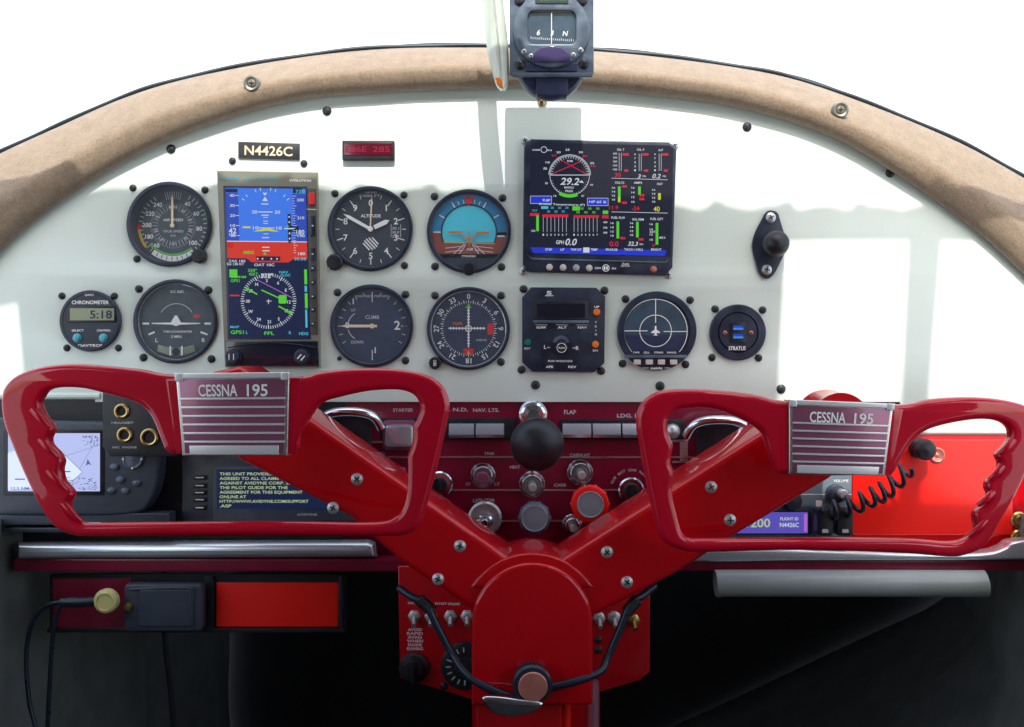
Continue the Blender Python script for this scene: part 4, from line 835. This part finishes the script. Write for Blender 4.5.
for i, s in enumerate(('THIS UNIT PROVIDES NO', 'AGREED TO ALL CLAIMS', 'AGAINST AVIDYNE CORP. SEE', 'THE PILOT GUIDE FOR THE', 'AGREEMENT FOR THIS EQUIPMENT', 'ONLINE AT', 'HTTP://WWW.AVIDYNE.COM/SUPPORT', '.ASP')):
    b.text(s, 221, 473.3 + i * 4.55, 2.9, len(s) * 2.95, 5.6, 0, 'L')
b.mi = 3; b.text('AVIDYNE', 308, 513.8, 2.4, 20, 5.3); t.part('screen', b, ['gpscase', 'e_navy', 'e_textgreen', 'dim'])
for y in (477, 485, 492, 499, 507): b = t.mb(); b.box(194, y - 2.4, 208, y + 2.4, 3.6, 5.4, .8, .4); b.mi = 1; b.rect(197, y - .5, 205, y + .5, 5.7); t.part('key', b, ['black', 'mark'])

t = T('transponder', 'radio with a violet lit display reading 1200 low behind the right wheel', 'radio', 770, 520, -0.01)
b = t.mb(); b.box(700, 505, 815, 546, -8, 4, 1.5, .8); t.part('housing', b, 'gpscase')
b = t.mb(); b.box(703, 510, 810, 534, 3.6, 5, 1, .3); b.mi = 1; b.rect(705, 511.5, 806.5, 532.5, 5.3); b.mi = 2; b.text('1200', 757, 522, 8.6, 24, 5.6); b.mi = 3; b.text('FLIGHT ID', 788, 518, 3, 18, 5.6); b.text('N4426C', 788, 524, 4.4, 19, 5.6); b.mi = 4; b.rect(802.5, 513, 805.8, 531, 5.6); t.part('display', b, ['slot', 'e_violet', 'e_textgreen', 'e_white', 'e_magenta'])
t = T('communication_radio', 'grey faced radio with a black volume knob beneath the right wheel emblem', 'radio', 822, 490, -0.008)
b = t.mb(); b.box(742, 462, 851, 536, -8, 3, 1.5, .8); t.part('face', b, 'radiogrey')
b = t.mb(); b.rect(742, 493.6, 851, 494.4, 3.3); b.text('VOLUME', 840, 480.5, 2.8, 15, 3.3); b.box(815, 500, 821, 506, 3, 3.6, .4); t.part('lettering', b, 'mark')
b = t.mb(); b.lathe(834, 493, [(9.5, 3), (9.5, 8), (7.5, 10), (7, 20), (5.6, 21.5), (.01, 21.5)], 28); t.part('volume_knob', b, 'gpscase')
b = t.mb(); b.lathe(835, 491, [(4.8, 20), (4.8, 30), (3.6, 31), (.01, 31)], 20); t.part('squelch_knob', b, 'steel')
b = t.mb(); b.lathe(790, 500, [(10, 3), (10, 8), (8, 9), (7.6, 18), (.01, 18.5)], 26); t.part('tuning_knob', b, 'black')
t = T('microphone_plugs', 'pair of black jack plugs pushed in below the grey radio', 'plug', 832, 525, -0.03)
for x in (823, 843): b = t.mb(); b.box(x - 8, 508, x + 8, 535, -10, 8, 3, 1.5); b.mi = 1; b.box(x - 3, 528, x + 3, 531.5, 7.8, 8.6, .5); t.part('plug', b, ['black', 'dim'])
# coiled cord
def coil(b):
    pts = []; N = 150; P0 = [(818, 512, 6), (842, 506, 10), (866, 496, 14), (884, 485, 16), (906, 466, 6)]
    base = smooth_loop(P0, 38, False)
    for i, p in enumerate(base):
        a = i * 0.34; r = 8.5 if 20 < i else 8.5 * i / 20
        pts.append((p[0] + r * .45 * math.cos(a), p[1] + r * math.cos(a) * .95, p[2] + r * math.sin(a)))
    b.tubeline(pts, 2.3, 8, 0)
single('coiled_cord', 'black coiled microphone cord stretched across the bright red door', 'cord', 860, 495, -0.03, coil, 'rubber', angle=80)

t = T('glove_box', 'bright red glove box door behind the right control wheel', 'glove box', 940, 480, 0.0)
b = t.mb(); b.box(852, 439, 1012, 535, -2, 1.6, 2, .5); t.part('door', b, 'brightred')  # sunlight on the door is partly put into this brighter red
b = t.mb(); b.box(848, 434.5, 1110, 441, -2, -.5, 0); b.box(1012, 436, 1110, 560, -2, .4, 1, .3); b.box(848, 535, 1110, 556, -2, .5, 0); t.part('surround', b, 'red')
b = t.mb(); b.lathe(918, 448, [(10, 1), (10, 4), (7, 6), (7, 14), (10, 16), (10.5, 22), (8, 25), (.01, 26)], 30); t.part('latch_knob', b, 'black')
b = t.mb(); b.lathe(936, 455, [(8, 1.4), (8, 3), (6.5, 4.4), (4.5, 3.4), (2.6, 3.2), (1.6, 4), (.01, 4.2)], 28); t.part('lock', b, 'copper')
for y in (519.5, 537.3): b = t.mb(); b.lathe(1018, y, [(8, .3), (8, 2), (6.6, 3), (5.6, 2.6), (5, 4.6), (3.4, 5), (3, 3.6), (.01, 3.6)], 26); t.part('bolt', b, 'brass')

# rails
t = T('chrome_rail', 'long polished metal trim rail running under the left radios', 'rail', 200, 551, -0.03)
b = t.mb(); b.plate([(18, 543), (368, 541.5), (374, 544), (376, 557), (18, 559)], -20, 6, 8, 6); t.part('strip', b, 'railmetal')
t = T('chrome_rail', 'long polished metal trim rail running under the red glove box', 'rail', 850, 552, -0.03)
b = t.mb(); b.plate(smooth_loop([(672, 551), (690, 548), (800, 549), (930, 553), (985, 552), (1004, 547), (1020, 540), (1100, 538), (1100, 556), (1020, 559), (930, 560), (800, 560), (690, 561)], 4), -20, 5, 3, 4); t.part('strip', b, 'railmetal')
single('trim_bar', 'dark red painted bar under the right metal rail', 'trim bar', 860, 565, -0.025, lambda b: b.box(640, 560, 1110, 570.5, -20, 2, 2, 1), 'burgundy')
single('trim_bar', 'dark painted bar under the left metal rail', 'trim bar', 200, 572, -0.025, lambda b: b.box(15, 558.5, 440, 571, -20, 3, 2, 1), 'burgundy')
def gt(b):
    b.tubeline([(722, 584, 0), (736, 583, 0), (960, 583.5, 0), (984, 583.5, 0)], 13.4, 28, 3)
single('grab_tube', 'pale grey padded tube lying under the right metal rail', 'tube', 850, 583, -0.035, gt, 'creamtube', angle=50)

# lower left box
t = T('switch_box', 'dark red open tray under the left rail with its right half coloured as sunlit', 'switch box', 195, 605, -0.02)
b = t.mb(); b.box(48, 575, 345, 632, -12, -4, 1, .5); t.part('back', b, 'black')
b = t.mb(); b.box(52, 579, 130, 628, -4.5, -2, .5); t.part('left_plate', b, 'burgundy')
b = t.mb(); b.box(216, 583, 338, 627, -4.5, -1.5, .5, .3); t.part('right_plate', b, 'brightred')  # sun patch on the tray painted as a brighter red plate
b = t.mb(); b.box(205, 576, 214, 630, -5, 2, 1, .4); b.box(339, 576, 343, 630, -5, 2, .5, .4); b.box(48, 628, 345, 632, -5, 3, .5, .4); t.part('frame', b, 'black')
t = T('intercom_box', 'small black ribbed box hanging on the red tray', 'box', 165, 606, -0.035)
b = t.mb(); b.box(126, 583, 204, 630, -8, 6, 4, 2); b.box(141, 588, 196, 625, 5, 8, 2, 1); b.tubeline([(132, 588, 7), (188, 586, 8), (193, 592, 8), (193, 622, 8)], 1.2, 8, 2); t.part('case', b, 'gpscase')
b = t.mb(); b.lathe(131, 605, [(4, 5), (4, 9), (.01, 9.6)], 16); t.part('terminal', b, 'brass')
t = T('power_plug', 'pale yellow capped plug with black lead at the lower left', 'plug', 108, 600, -0.05)
b = t.mb(); b.lathe(108, 600, [(9, -4), (12, 0), (12.3, 6), (11, 9), (8.5, 10), (8, 8.6), (.01, 8.8)], 32); t.part('cap', b, 'yellowcap')
b = t.mb(); b.tubeline([(100, 601, 0), (80, 602, 2), (62, 602, 2)], 5, 12, 3); t.part('sleeve', b, 'rubber')
single('power_cable', 'thin black cable looping down at the far lower left', 'cable', 40, 660, -0.05, lambda b: b.tubeline([(70, 601, 2), (48, 605, 3), (34, 622, 4), (28, 655, 4), (31, 700, 4), (38, 730, 4), (48, 790, 4)], 2.4, 10, 6), 'rubber', 'black cables drooping at the lower left')
single('power_cable', 'thin black cable hanging almost straight down right beside the looping one', 'cable', 55, 660, -0.05, lambda b: b.tubeline([(92, 601, 2), (70, 599, 3), (60, 608, 4), (54, 640, 4), (51, 690, 4), (49, 730, 4), (47, 790, 4)], 2.3, 10, 6), 'rubber', 'black cables drooping at the lower left')

# ------------------------------------------------------------------ centre pedestal
t = PDT = T('pedestal_panel', 'red lower console with toggle switches behind the control column', 'console', 524, 625, -0.03)
b = t.mb(); b.plate([(398, 566), (650, 566), (650, 672), (640, 680), (600, 692), (600, 800), (472, 800), (472, 700), (455, 694), (400, 678)], -8, 0, 1, 2); t.part('plate', b, 'red')
for x, y in ((414.5, 616), (431, 616), (450.5, 616), (467, 616), (599, 618), (614, 617.5), (633.5, 620)):
    b = t.mb(); b.lathe(x, y, [(6.6, 0), (6.6, 1.8), (5, 2.6), (4.2, 6), (3, 6.4)], 6 if x % 2 else 20); b.tubeline([(x, y, 5), (x + .4, y + 6, 15)], [1.5, 2.3], 10, 0); t.part('toggle_switch', b, 'brass' if x > 630 else 'steel')
b = t.mb()
for i, s in enumerate(('AVOID', 'RAPID', 'SWING', 'WHEN', 'ENGINE', 'RUNNING')): b.text(s, 415, 629.5 + i * 3.8, 2.9, 16 if i % 2 else 14, .4)
for s, x in (('MASTER', 414), ('PITOT', 441), ('STROBE', 454)): b.text(s, x, 603 + (x - 414) * .02, 2.2, 12, .4)
t.part('lettering', b, 'mark')
t.screws([(444, 686), (598.5, 640), (598.5, 650)], 3.4, 0)
t = T('fuel_selector', 'black round selector knob low on the red console', 'selector', 414, 667, -0.03)
b = t.mb(); b.lathe(414, 667, [(15, 0), (15, 4), (13, 7), (9, 8), (9, 14), (.01, 15)], 32); b.box(411.5, 657, 416.5, 679, 13, 19, 2, 1); t.part('knob', b, 'black')
t = T('trim_dial', 'black dial with tick marks half hidden behind the red hub', 'dial', 465, 665, -0.03)
b = t.mb(); b.lathe(465, 665, [(24, 0), (24, 4), (22, 5), (10, 5), (9, 10), (.01, 10.5)], 40); b.mi = 1; b.ticks(465, 665, 14, 19, range(180, 360, 22), 1.4, 5.4); t.part('dial', b, ['black', 'dim'])

for o in [o for o in COL.objects if o.parent is None and o.name.split('.')[0] in ('fuel_selector', 'trim_dial')]: attach(o, PDT)
single('brake_line', 'thin dark tube running straight down into the footwell below the black ribbed box', 'tube', 168, 690, 0.25, lambda b: b.tubeline([(164, 560, 0), (166, 640, 2), (171, 690, 0), (174, 760, -4), (176, 860, 0)], 3.2, 10, 5), 'gpscase')
# control column
t = T('control_column', 'glossy red Y shaped control column rising from the arched central hub', 'control column', 532, 620, -0.155)
def arm(pts, name='arm'):
    b = t.mb(); b.plate(smooth_loop(pts, 1), -105, 0, 7.5, 6); return t.part(name, b, 'red')
arm([(212, 372), (240, 366), (280, 397), (512, 560), (545, 575), (545, 640), (475, 612), (400, 562), (350, 517), (240, 460), (214, 440), (205, 405)])
arm([(868, 412), (835, 406), (800, 414), (759, 434), (556, 563), (520, 575), (520, 640), (600, 614), (680, 572), (735, 536), (830, 479), (862, 452), (872, 410)])
b = t.mb(); b.plate(circ(532, 626, 73, 30, -58, 58), -100, 3, 3, 4); t.part('saddle', b, 'red')
arch = [(472, 702), (472, 622)] + circ(532, 621, 60, 26, -86, 86) + [(592, 622), (592, 702)]
b = t.mb(); b.plate(arch, -60, 12, 4.5, 5); hub = t.part('hub', b, 'red')
b = t.mb(); b.plate([(476, 698), (562, 698), (562, 830), (476, 830)], -60, 4, 3, 3); t.part('lower_column', b, 'red')
t.screws([(357, 479), (333, 508), (460, 546), (438, 579), (711, 487), (730, 520), (607, 552), (627, 582)], 5.2, -.2, 'steel')
single('centre_shaft', 'thin rosy metal tube standing beside the lower column', 'tube', 595, 730, -0.12, lambda b: b.tubeline([(592, 681, 0), (592, 760, 0), (592, 820, 0)], 7, 18, 0), 'tubepink')
single('centre_shaft', 'narrow bright red tube standing right against the lower column', 'tube', 565, 730, -0.12, lambda b: b.tubeline([(566, 694, 4), (566, 760, 4), (566, 820, 4)], 5, 16, 0), 'brightred')
t = T('locking_knob', 'round copper faced knob in a black ring at the bottom of the red hub', 'knob', 532, 679, -0.165)
b = t.mb(); b.lathe(531, 676, [(15, 0), (16, 6), (17, 8), (17, 14), (13, 15)], 36); t.part('boot', b, 'rubber')
b = t.mb(); b.lathe(532, 679, [(16, 13), (19, 15), (19.5, 20), (17.5, 23), (14.2, 23.6), (13.8, 22)], 40); t.part('ring', b, 'rubber')
b = t.mb(); b.lathe(532.5, 680, [(14.5, 20), (14.5, 24), (13.5, 25.2), (.01, 25.4)], 36); t.part('face', b, 'copper')
single('chrome_catch', 'curved chrome catch under the copper faced knob', 'catch', 510, 704, -0.18, lambda b: b.plate(smooth_loop([(482, 696), (495, 694), (520, 697), (542, 700), (538, 708), (525, 713), (508, 715), (492, 710)], 4), 0, 9, 3.5, 4), 'chrome')
def cab(b, pts, sp):
    b.tubeline(pts, 4.0, 12, 6)
def spring(b, x0, y0, x1, y1, w):
    pts = []
    for i in range(90):
        f = i / 89; a = i * .62; dx, dy = x1 - x0, y1 - y0; l = math.hypot(dx, dy)
        pts.append((x0 + dx * f - dy / l * 5.6 * math.cos(a), y0 + dy * f + dx / l * 5.6 * math.cos(a), w + 5.6 * math.sin(a)))
    b.tubeline(pts, 1.0, 6, 0)
for lb, pts, sp in (('black cable running from the left arm down to the copper faced knob', [(398, 590, -10), (412, 597, 0), (426, 603, 4), (438, 625, 8), (452, 650, 10), (470, 670, 24), (500, 684, 32), (530, 692, 34)], (419, 598, 433, 611)),
                    ('black cable running from the right arm down to the copper faced knob', [(656, 588, -10), (642, 596, 0), (630, 603, 4), (618, 630, 8), (606, 655, 12), (598, 666, 22), (570, 674, 30), (540, 680, 32)], (637, 599, 626, 612))):
    t = T('control_cable', lb, 'cable', pts[3][0], pts[3][1], -0.14, 'black cables meeting at the copper faced knob')
    b = t.mb(); cab(b, pts, sp); t.part('sheath', b, 'rubber', angle=70)
    b = t.mb(); spring(b, *sp, 3); t.part('spring', b, 'darkmetal', angle=70)

# ------------------------------------------------------------------ control wheels
LO = [(176, 375), (138, 369), (82, 364), (47, 366), (22, 373), (8, 383), (2, 397), (4, 421), (13, 446), (27, 479), (41, 507), (52, 523), (62, 531), (76, 535.5), (96, 536.5), (230, 535.5), (368, 536), (405, 534.5), (419, 525), (427, 505), (439, 459), (448, 417), (449, 402), (442.5, 386), (425, 374.5), (396, 369), (354, 368.5), (320, 372), (292, 377)]
LI = [(41, 403), (44, 396), (49, 390.5), (60, 387.5), (82, 388), (104, 393), (132, 400.5), (146, 409), (154, 421), (162, 441), (168, 452), (186, 454), (289, 454), (300, 436), (311, 417), (322, 403), (340, 397), (368, 391), (396, 389.5), (411, 393), (418, 400), (420.5, 409), (417, 420), (413, 427), (413.5, 436), (411.5, 446), (408, 456), (408, 470), (407, 492), (403, 508), (395, 517), (374, 522.5), (292, 521.5), (170, 522), (100, 523), (84, 522.5), (76, 517), (71, 509), (71, 502), (74.5, 495), (72, 489), (65, 481), (62.3, 470), (63.8, 461), (60, 453), (52.6, 445), (51, 438), (54.5, 430), (52, 424), (45, 414)]
RO = [(788, 401), (762, 396), (735, 392), (696, 389), (664, 390.5), (648, 397), (639, 409), (636.5, 425), (642, 459), (648.5, 493), (656, 527), (664, 542), (683, 550.5), (709, 552), (800, 550), (900, 553), (945, 556.5), (965, 555), (985, 545), (1001, 519), (1018, 489), (1030, 460), (1037, 435), (1036, 418), (1026, 406), (998, 399), (965, 397), (932, 399), (892, 405)]
RI = [(668, 432), (668, 419), (674, 411.5), (684, 408.5), (709, 407.5), (735, 416), (751, 424.5), (762, 434), (767, 451), (774, 466), (788, 475), (880, 475), (892, 474), (901, 459), (911, 443), (925, 431), (948, 423.5), (978, 419), (998, 421), (1008, 428), (1009, 438), (1004, 446), (996, 455), (999, 463), (997, 472), (987, 481), (985.5, 488), (988, 495), (983, 505), (974, 512), (974, 521), (975, 529), (965, 538), (948, 542), (900, 538.5), (800, 538), (709, 538.5), (690, 538), (682, 532), (677, 515), (672, 491), (673.5, 472), (670.5, 462), (673, 446), (671, 440)]
def bil(q, u, v):
    (a, b_, c, d) = q
    return (a[0] * (1 - u) * (1 - v) + b_[0] * u * (1 - v) + c[0] * u * v + d[0] * (1 - u) * v, a[1] * (1 - u) * (1 - v) + b_[1] * u * (1 - v) + c[1] * u * v + d[1] * (1 - u) * v)
def wheel(label, y0, LO, LI, badge, cxy, grips, textpos, rotx):
    t = T('control_wheel', label, 'control wheel', *cxy, y0, 'red aircraft control wheels')
    b = t.mb(); lo = smooth_loop(LO, 4); li = smooth_loop(LI, 4)
    b.plate([lo, li], -12, 5, 6.3, 7); t.part('rim', b, 'yokered', angle=60)
    b = t.mb(); b.lathe(cxy[0] + (512 - cxy[0]) * -.02, cxy[1] - 13, [(30, -12), (30, -60), (32, -66), (32, -70)], 48); t.part('shaft', b, 'red')
    bx = [badge[0], badge[1], badge[2], badge[3]]
    b = t.mb(); b.plate([(badge[0][0] - 13, badge[0][1] + 4), (badge[1][0] + 13, badge[1][1] + 4), (badge[2][0] + 9, badge[2][1] - 2), (badge[3][0] - 9, badge[3][1] - 2)], -11.5, 5.6, 3, 4); t.part('emblem_mount', b, 'yokered', angle=60)
    for g in grips:   # moulded ridges between the finger hollows
        (x0, y0_, x1, y1_) = g; b = t.mb(); b.tubeline([(x0, y0_, 2.2), ((x0 + x1) / 2, (y0_ + y1_) / 2, 4.4), (x1, y1_, 1.6)], [4.2, 2.6], 12, 5); t.part('finger_ridge', b, 'yokered', angle=80)
    q = badge
    def loop(u0, v0, u1, v1): return [bil(q, u0, v0), bil(q, u1, v0), bil(q, u1, v1), bil(q, u0, v1)]
    b = t.mb(); b.plate(loop(-.01, 0, 1.01, 1), -14, 9, 1.5, 3); em = t.part('emblem', b, 'brushed')
    b = t.mb(); b.plate(loop(.022, .07, .978, .97), 8.6, 10.2, .4, 1); t.part('enamel', b, 'plum', em)
    b = t.mb(); b.plate(loop(-.012, -.01, .06, .085), 8.4, 12, 1, 3); b.plate(loop(.94, -.01, 1.012, .085), 8.4, 12, 1, 3); b.plate(loop(.06, -.01, .94, .06), 8.4, 11.4, 1, 3)
    for i in range(6): v = .29 + i * .105; b.plate(loop(.02, v, .985, v + .026), 10, 11.4, .3, 1)
    b.plate(loop(.07, .875, .93, .985), 9, 11.8, .5, 2); t.part('stripes', b, 'stripe', em)
    b = t.mb(); v, f = text_mesh('CESSNA 195')
    for s, u0, u1 in (('CESSNA', .19, .545), ('195', .63, .82)):
        v, f = text_mesh(s); x0 = min(a for a, _ in v); x1 = max(a for a, _ in v); o = []
        for a, c in v:
            uu = u0 + (u1 - u0) * (a - x0) / (x1 - x0); vv = textpos + (-(c - .36) / .72) * .145; p = bil(q, uu, vv); o.append((p[0], p[1], 10.8))
        b.add(o, f)
    t.part('lettering', b, 'mark', em)
    return t
wheel('red control wheel on the left with a striped chrome CESSNA 195 emblem', -0.25, LO, LI, [(179, 374), (290, 373), (288, 455), (186, 455)], (235, 420),
      [(34, 409, 50, 427), (42, 439, 58, 457), (50, 470, 68, 491), (64, 503, 82, 521)], .20, 0)
wheel('red control wheel on the right with a striped chrome CESSNA 195 emblem', -0.20, RO, RI, [(788, 400), (890, 404), (881, 475), (788, 473)], (838, 436),
      [(1012, 440, 998, 454), (1001, 466, 988, 480), (992, 492, 977, 505), (985, 520, 968, 536)], .21, 0)

# ------------------------------------------------------------------ setting
def struct(name, verts, faces, m, label=None, cat=None, kind='structure'):
    me = bpy.data.meshes.new(name); me.from_pydata(verts, [], faces); me.materials.append(M[m]); me.shade_smooth(); me.set_sharp_from_angle(angle=math.radians(40))
    o = bpy.data.objects.new(name, me); COL.objects.link(o); props(o, label, cat, None, kind); return o
def slab(x0, x1, y0, y1, z0, z1): return [(x0, y0, z0), (x1, y0, z0), (x1, y1, z0), (x0, y1, z0), (x0, y0, z1), (x1, y0, z1), (x1, y1, z1), (x0, y1, z1)]
BX = [(0, 3, 2, 1), (4, 5, 6, 7), (0, 1, 5, 4), (1, 2, 6, 5), (2, 3, 7, 6), (3, 0, 4, 7)]
struct('firewall', slab(-1.0, 1.0, 0.62, 0.66, -0.75, 0.02), BX, 'darkwall')
struct('ground', [(-300, -300, -1.7), (300, -300, -1.7), (300, 300, -1.7), (-300, 300, -1.7)], [(0, 1, 2, 3)], 'concrete')
struct('dark_rear_blocker', slab(-1.0, 1.0, -1.74, -1.70, -0.75, 0.50), BX, 'cabin')  # unseen, added to keep reflections in the red parts dark
struct('floor', slab(-1.0, 1.0, -2.2, 0.62, -0.80, -0.75), BX, 'darkwall')
# top deck between the panel and the windshield base keeps daylight out of the footwell
struct('deck', slab(-0.8, 0.8, 0.012, 0.66, 0.02, 0.03), BX, 'darkwall')
def side(name, sgn, xs):
    vs = []; fs = []; ny, nz = 26, 16
    for j in range(nz + 1):
        z = -0.15 - 0.60 * j / nz
        for i in range(ny + 1):
            y = -0.9 + 1.5 * i / ny
            x = xs(y, z) + 0.006 * math.sin(i * 1.7 + j * .35) + .004 * math.sin(i * 3.1 - j)
            vs.append((sgn * x, y, z))
    for j in range(nz):
        for i in range(ny): a = j * (ny + 1) + i; fs.append((a, a + 1, a + ny + 2, a + ny + 1))
    o = struct(name, vs, fs, 'liner', kind='structure'); md = o.modifiers.new('thickness', 'SOLIDIFY'); md.thickness = 0.01; return o
side('side_wall', -1, lambda y, z: 0.50 - 0.10 * max(0, y))
side('side_wall', 1, lambda y, z: 0.50 + 0.30 * max(0, y) - 1.9 * max(0, -z - 0.35) * max(0, y) / 0.6 - 0.25 * max(0, -z - 0.35))

# unseen cabin roof, edge and openings shaped to cast panel shade and sun patches
def roofmesh():
    n = 1; edge = []
    for i in range(241):
        x = -0.75 + 1.5 * i / 240; edge.append((x, (-0.318 if x < 0.02 else -0.334) + 0.0045 * abs(math.sin(x * 62)) + 0.006 * max(0, math.sin(x * 88 + 1)) ** 6))
    outer = edge + [(0.75, -1.7), (-0.75, -1.7)]
    H = [[(0.290, -0.343), (0.415, -0.343), (0.415, -0.60), (0.290, -0.60)], [(0.446, -0.343), (0.60, -0.343), (0.60, -0.60), (0.436, -0.60)], [(-0.56, -0.30 - .12), (-0.475, -0.40), (-0.46, -0.50), (-0.56, -0.50)]]
    v, f = curve_plate([outer] + H, 0.02, 0, 1)
    return [(a, c, z + 0.5) for a, c, z in v], f
v, f = roofmesh(); struct('shading_ceiling', v, f, 'roof')

# ------------------------------------------------------------------ camera, light, world
cam = bpy.data.cameras.new('camera'); co = bpy.data.objects.new('camera', cam); COL.objects.link(co)
co.location = (0, -D, 0); co.rotation_euler = (PI / 2, 0, 0); cam.sensor_width = 36; cam.lens = 36 * D / 1.024; cam.clip_start = 0.01; cam.clip_end = 500
S.camera = co
sd = Vector((-0.05, 1, -1.1)).normalized()      # travel direction of the sunlight
sl = bpy.data.lights.new('sun', 'SUN'); sl.energy = 1.5; sl.angle = math.radians(0.6); sl.color = (1, 0.97, 0.91)
so = bpy.data.objects.new('sun', sl); COL.objects.link(so); so.rotation_euler = sd.to_track_quat('-Z', 'Y').to_euler(); so.location = (0, -2, 3)
w = bpy.data.worlds.new('World'); S.world = w; w.use_nodes = True; nt = w.node_tree
sk = nt.nodes.new('ShaderNodeTexSky'); sk.sky_type = 'NISHITA'; sk.sun_disc = False
sk.sun_elevation = math.asin(-sd.z); sk.sun_rotation = math.atan2(-sd.x, -sd.y); sk.air_density = 1.0; sk.dust_density = 3.0; sk.ozone_density = 1.0
bg = nt.nodes['Background']; bg.inputs['Strength'].default_value = 0.15
tc = nt.nodes.new('ShaderNodeTexCoord'); sx = nt.nodes.new('ShaderNodeSeparateXYZ'); nt.links.new(tc.outputs['Generated'], sx.inputs[0])
mr = nt.nodes.new('ShaderNodeMapRange'); mr.inputs['From Min'].default_value = -0.03; mr.inputs['From Max'].default_value = 0.01; nt.links.new(sx.outputs['Z'], mr.inputs['Value'])
nz = nt.nodes.new('ShaderNodeTexNoise'); nz.inputs['Scale'].default_value = 2.2; nz.inputs['Detail'].default_value = 6; nt.links.new(tc.outputs['Generated'], nz.inputs['Vector'])
cr = nt.nodes.new('ShaderNodeMapRange'); cr.inputs['From Min'].default_value = 0.3; cr.inputs['From Max'].default_value = 0.6; cr.inputs['To Min'].default_value = 0.72; cr.inputs['To Max'].default_value = 0.97; nt.links.new(nz.outputs['Fac'], cr.inputs['Value'])
mm = nt.nodes.new('ShaderNodeMath'); mm.operation = 'MULTIPLY'; yr = nt.nodes.new('ShaderNodeMapRange'); yr.inputs['From Min'].default_value = -0.3; yr.inputs['From Max'].default_value = 0.55; yr.inputs['To Min'].default_value = 0.12; yr.inputs['To Max'].default_value = 1.0; nt.links.new(sx.outputs['Y'], yr.inputs['Value'])
m3 = nt.nodes.new('ShaderNodeMath'); m3.operation = 'MULTIPLY'; nt.links.new(cr.outputs[0], m3.inputs[0]); nt.links.new(yr.outputs[0], m3.inputs[1])
nt.links.new(mr.outputs[0], mm.inputs[0]); nt.links.new(m3.outputs[0], mm.inputs[1])
mx = nt.nodes.new('ShaderNodeMix'); mx.data_type = 'RGBA'; mx.inputs[7].default_value = (5.6, 5.75, 5.7, 1)      # thin bright cloud over the blue
nt.links.new(mm.outputs[0], mx.inputs[0]); nt.links.new(sk.outputs['Color'], mx.inputs[6]); nt.links.new(mx.outputs[2], bg.inputs['Color'])
S.view_settings.view_transform = 'Standard'; S.view_settings.look = 'None'; S.view_settings.gamma = 1; S.view_settings.exposure = 1.42
S.render.engine = 'CYCLES'
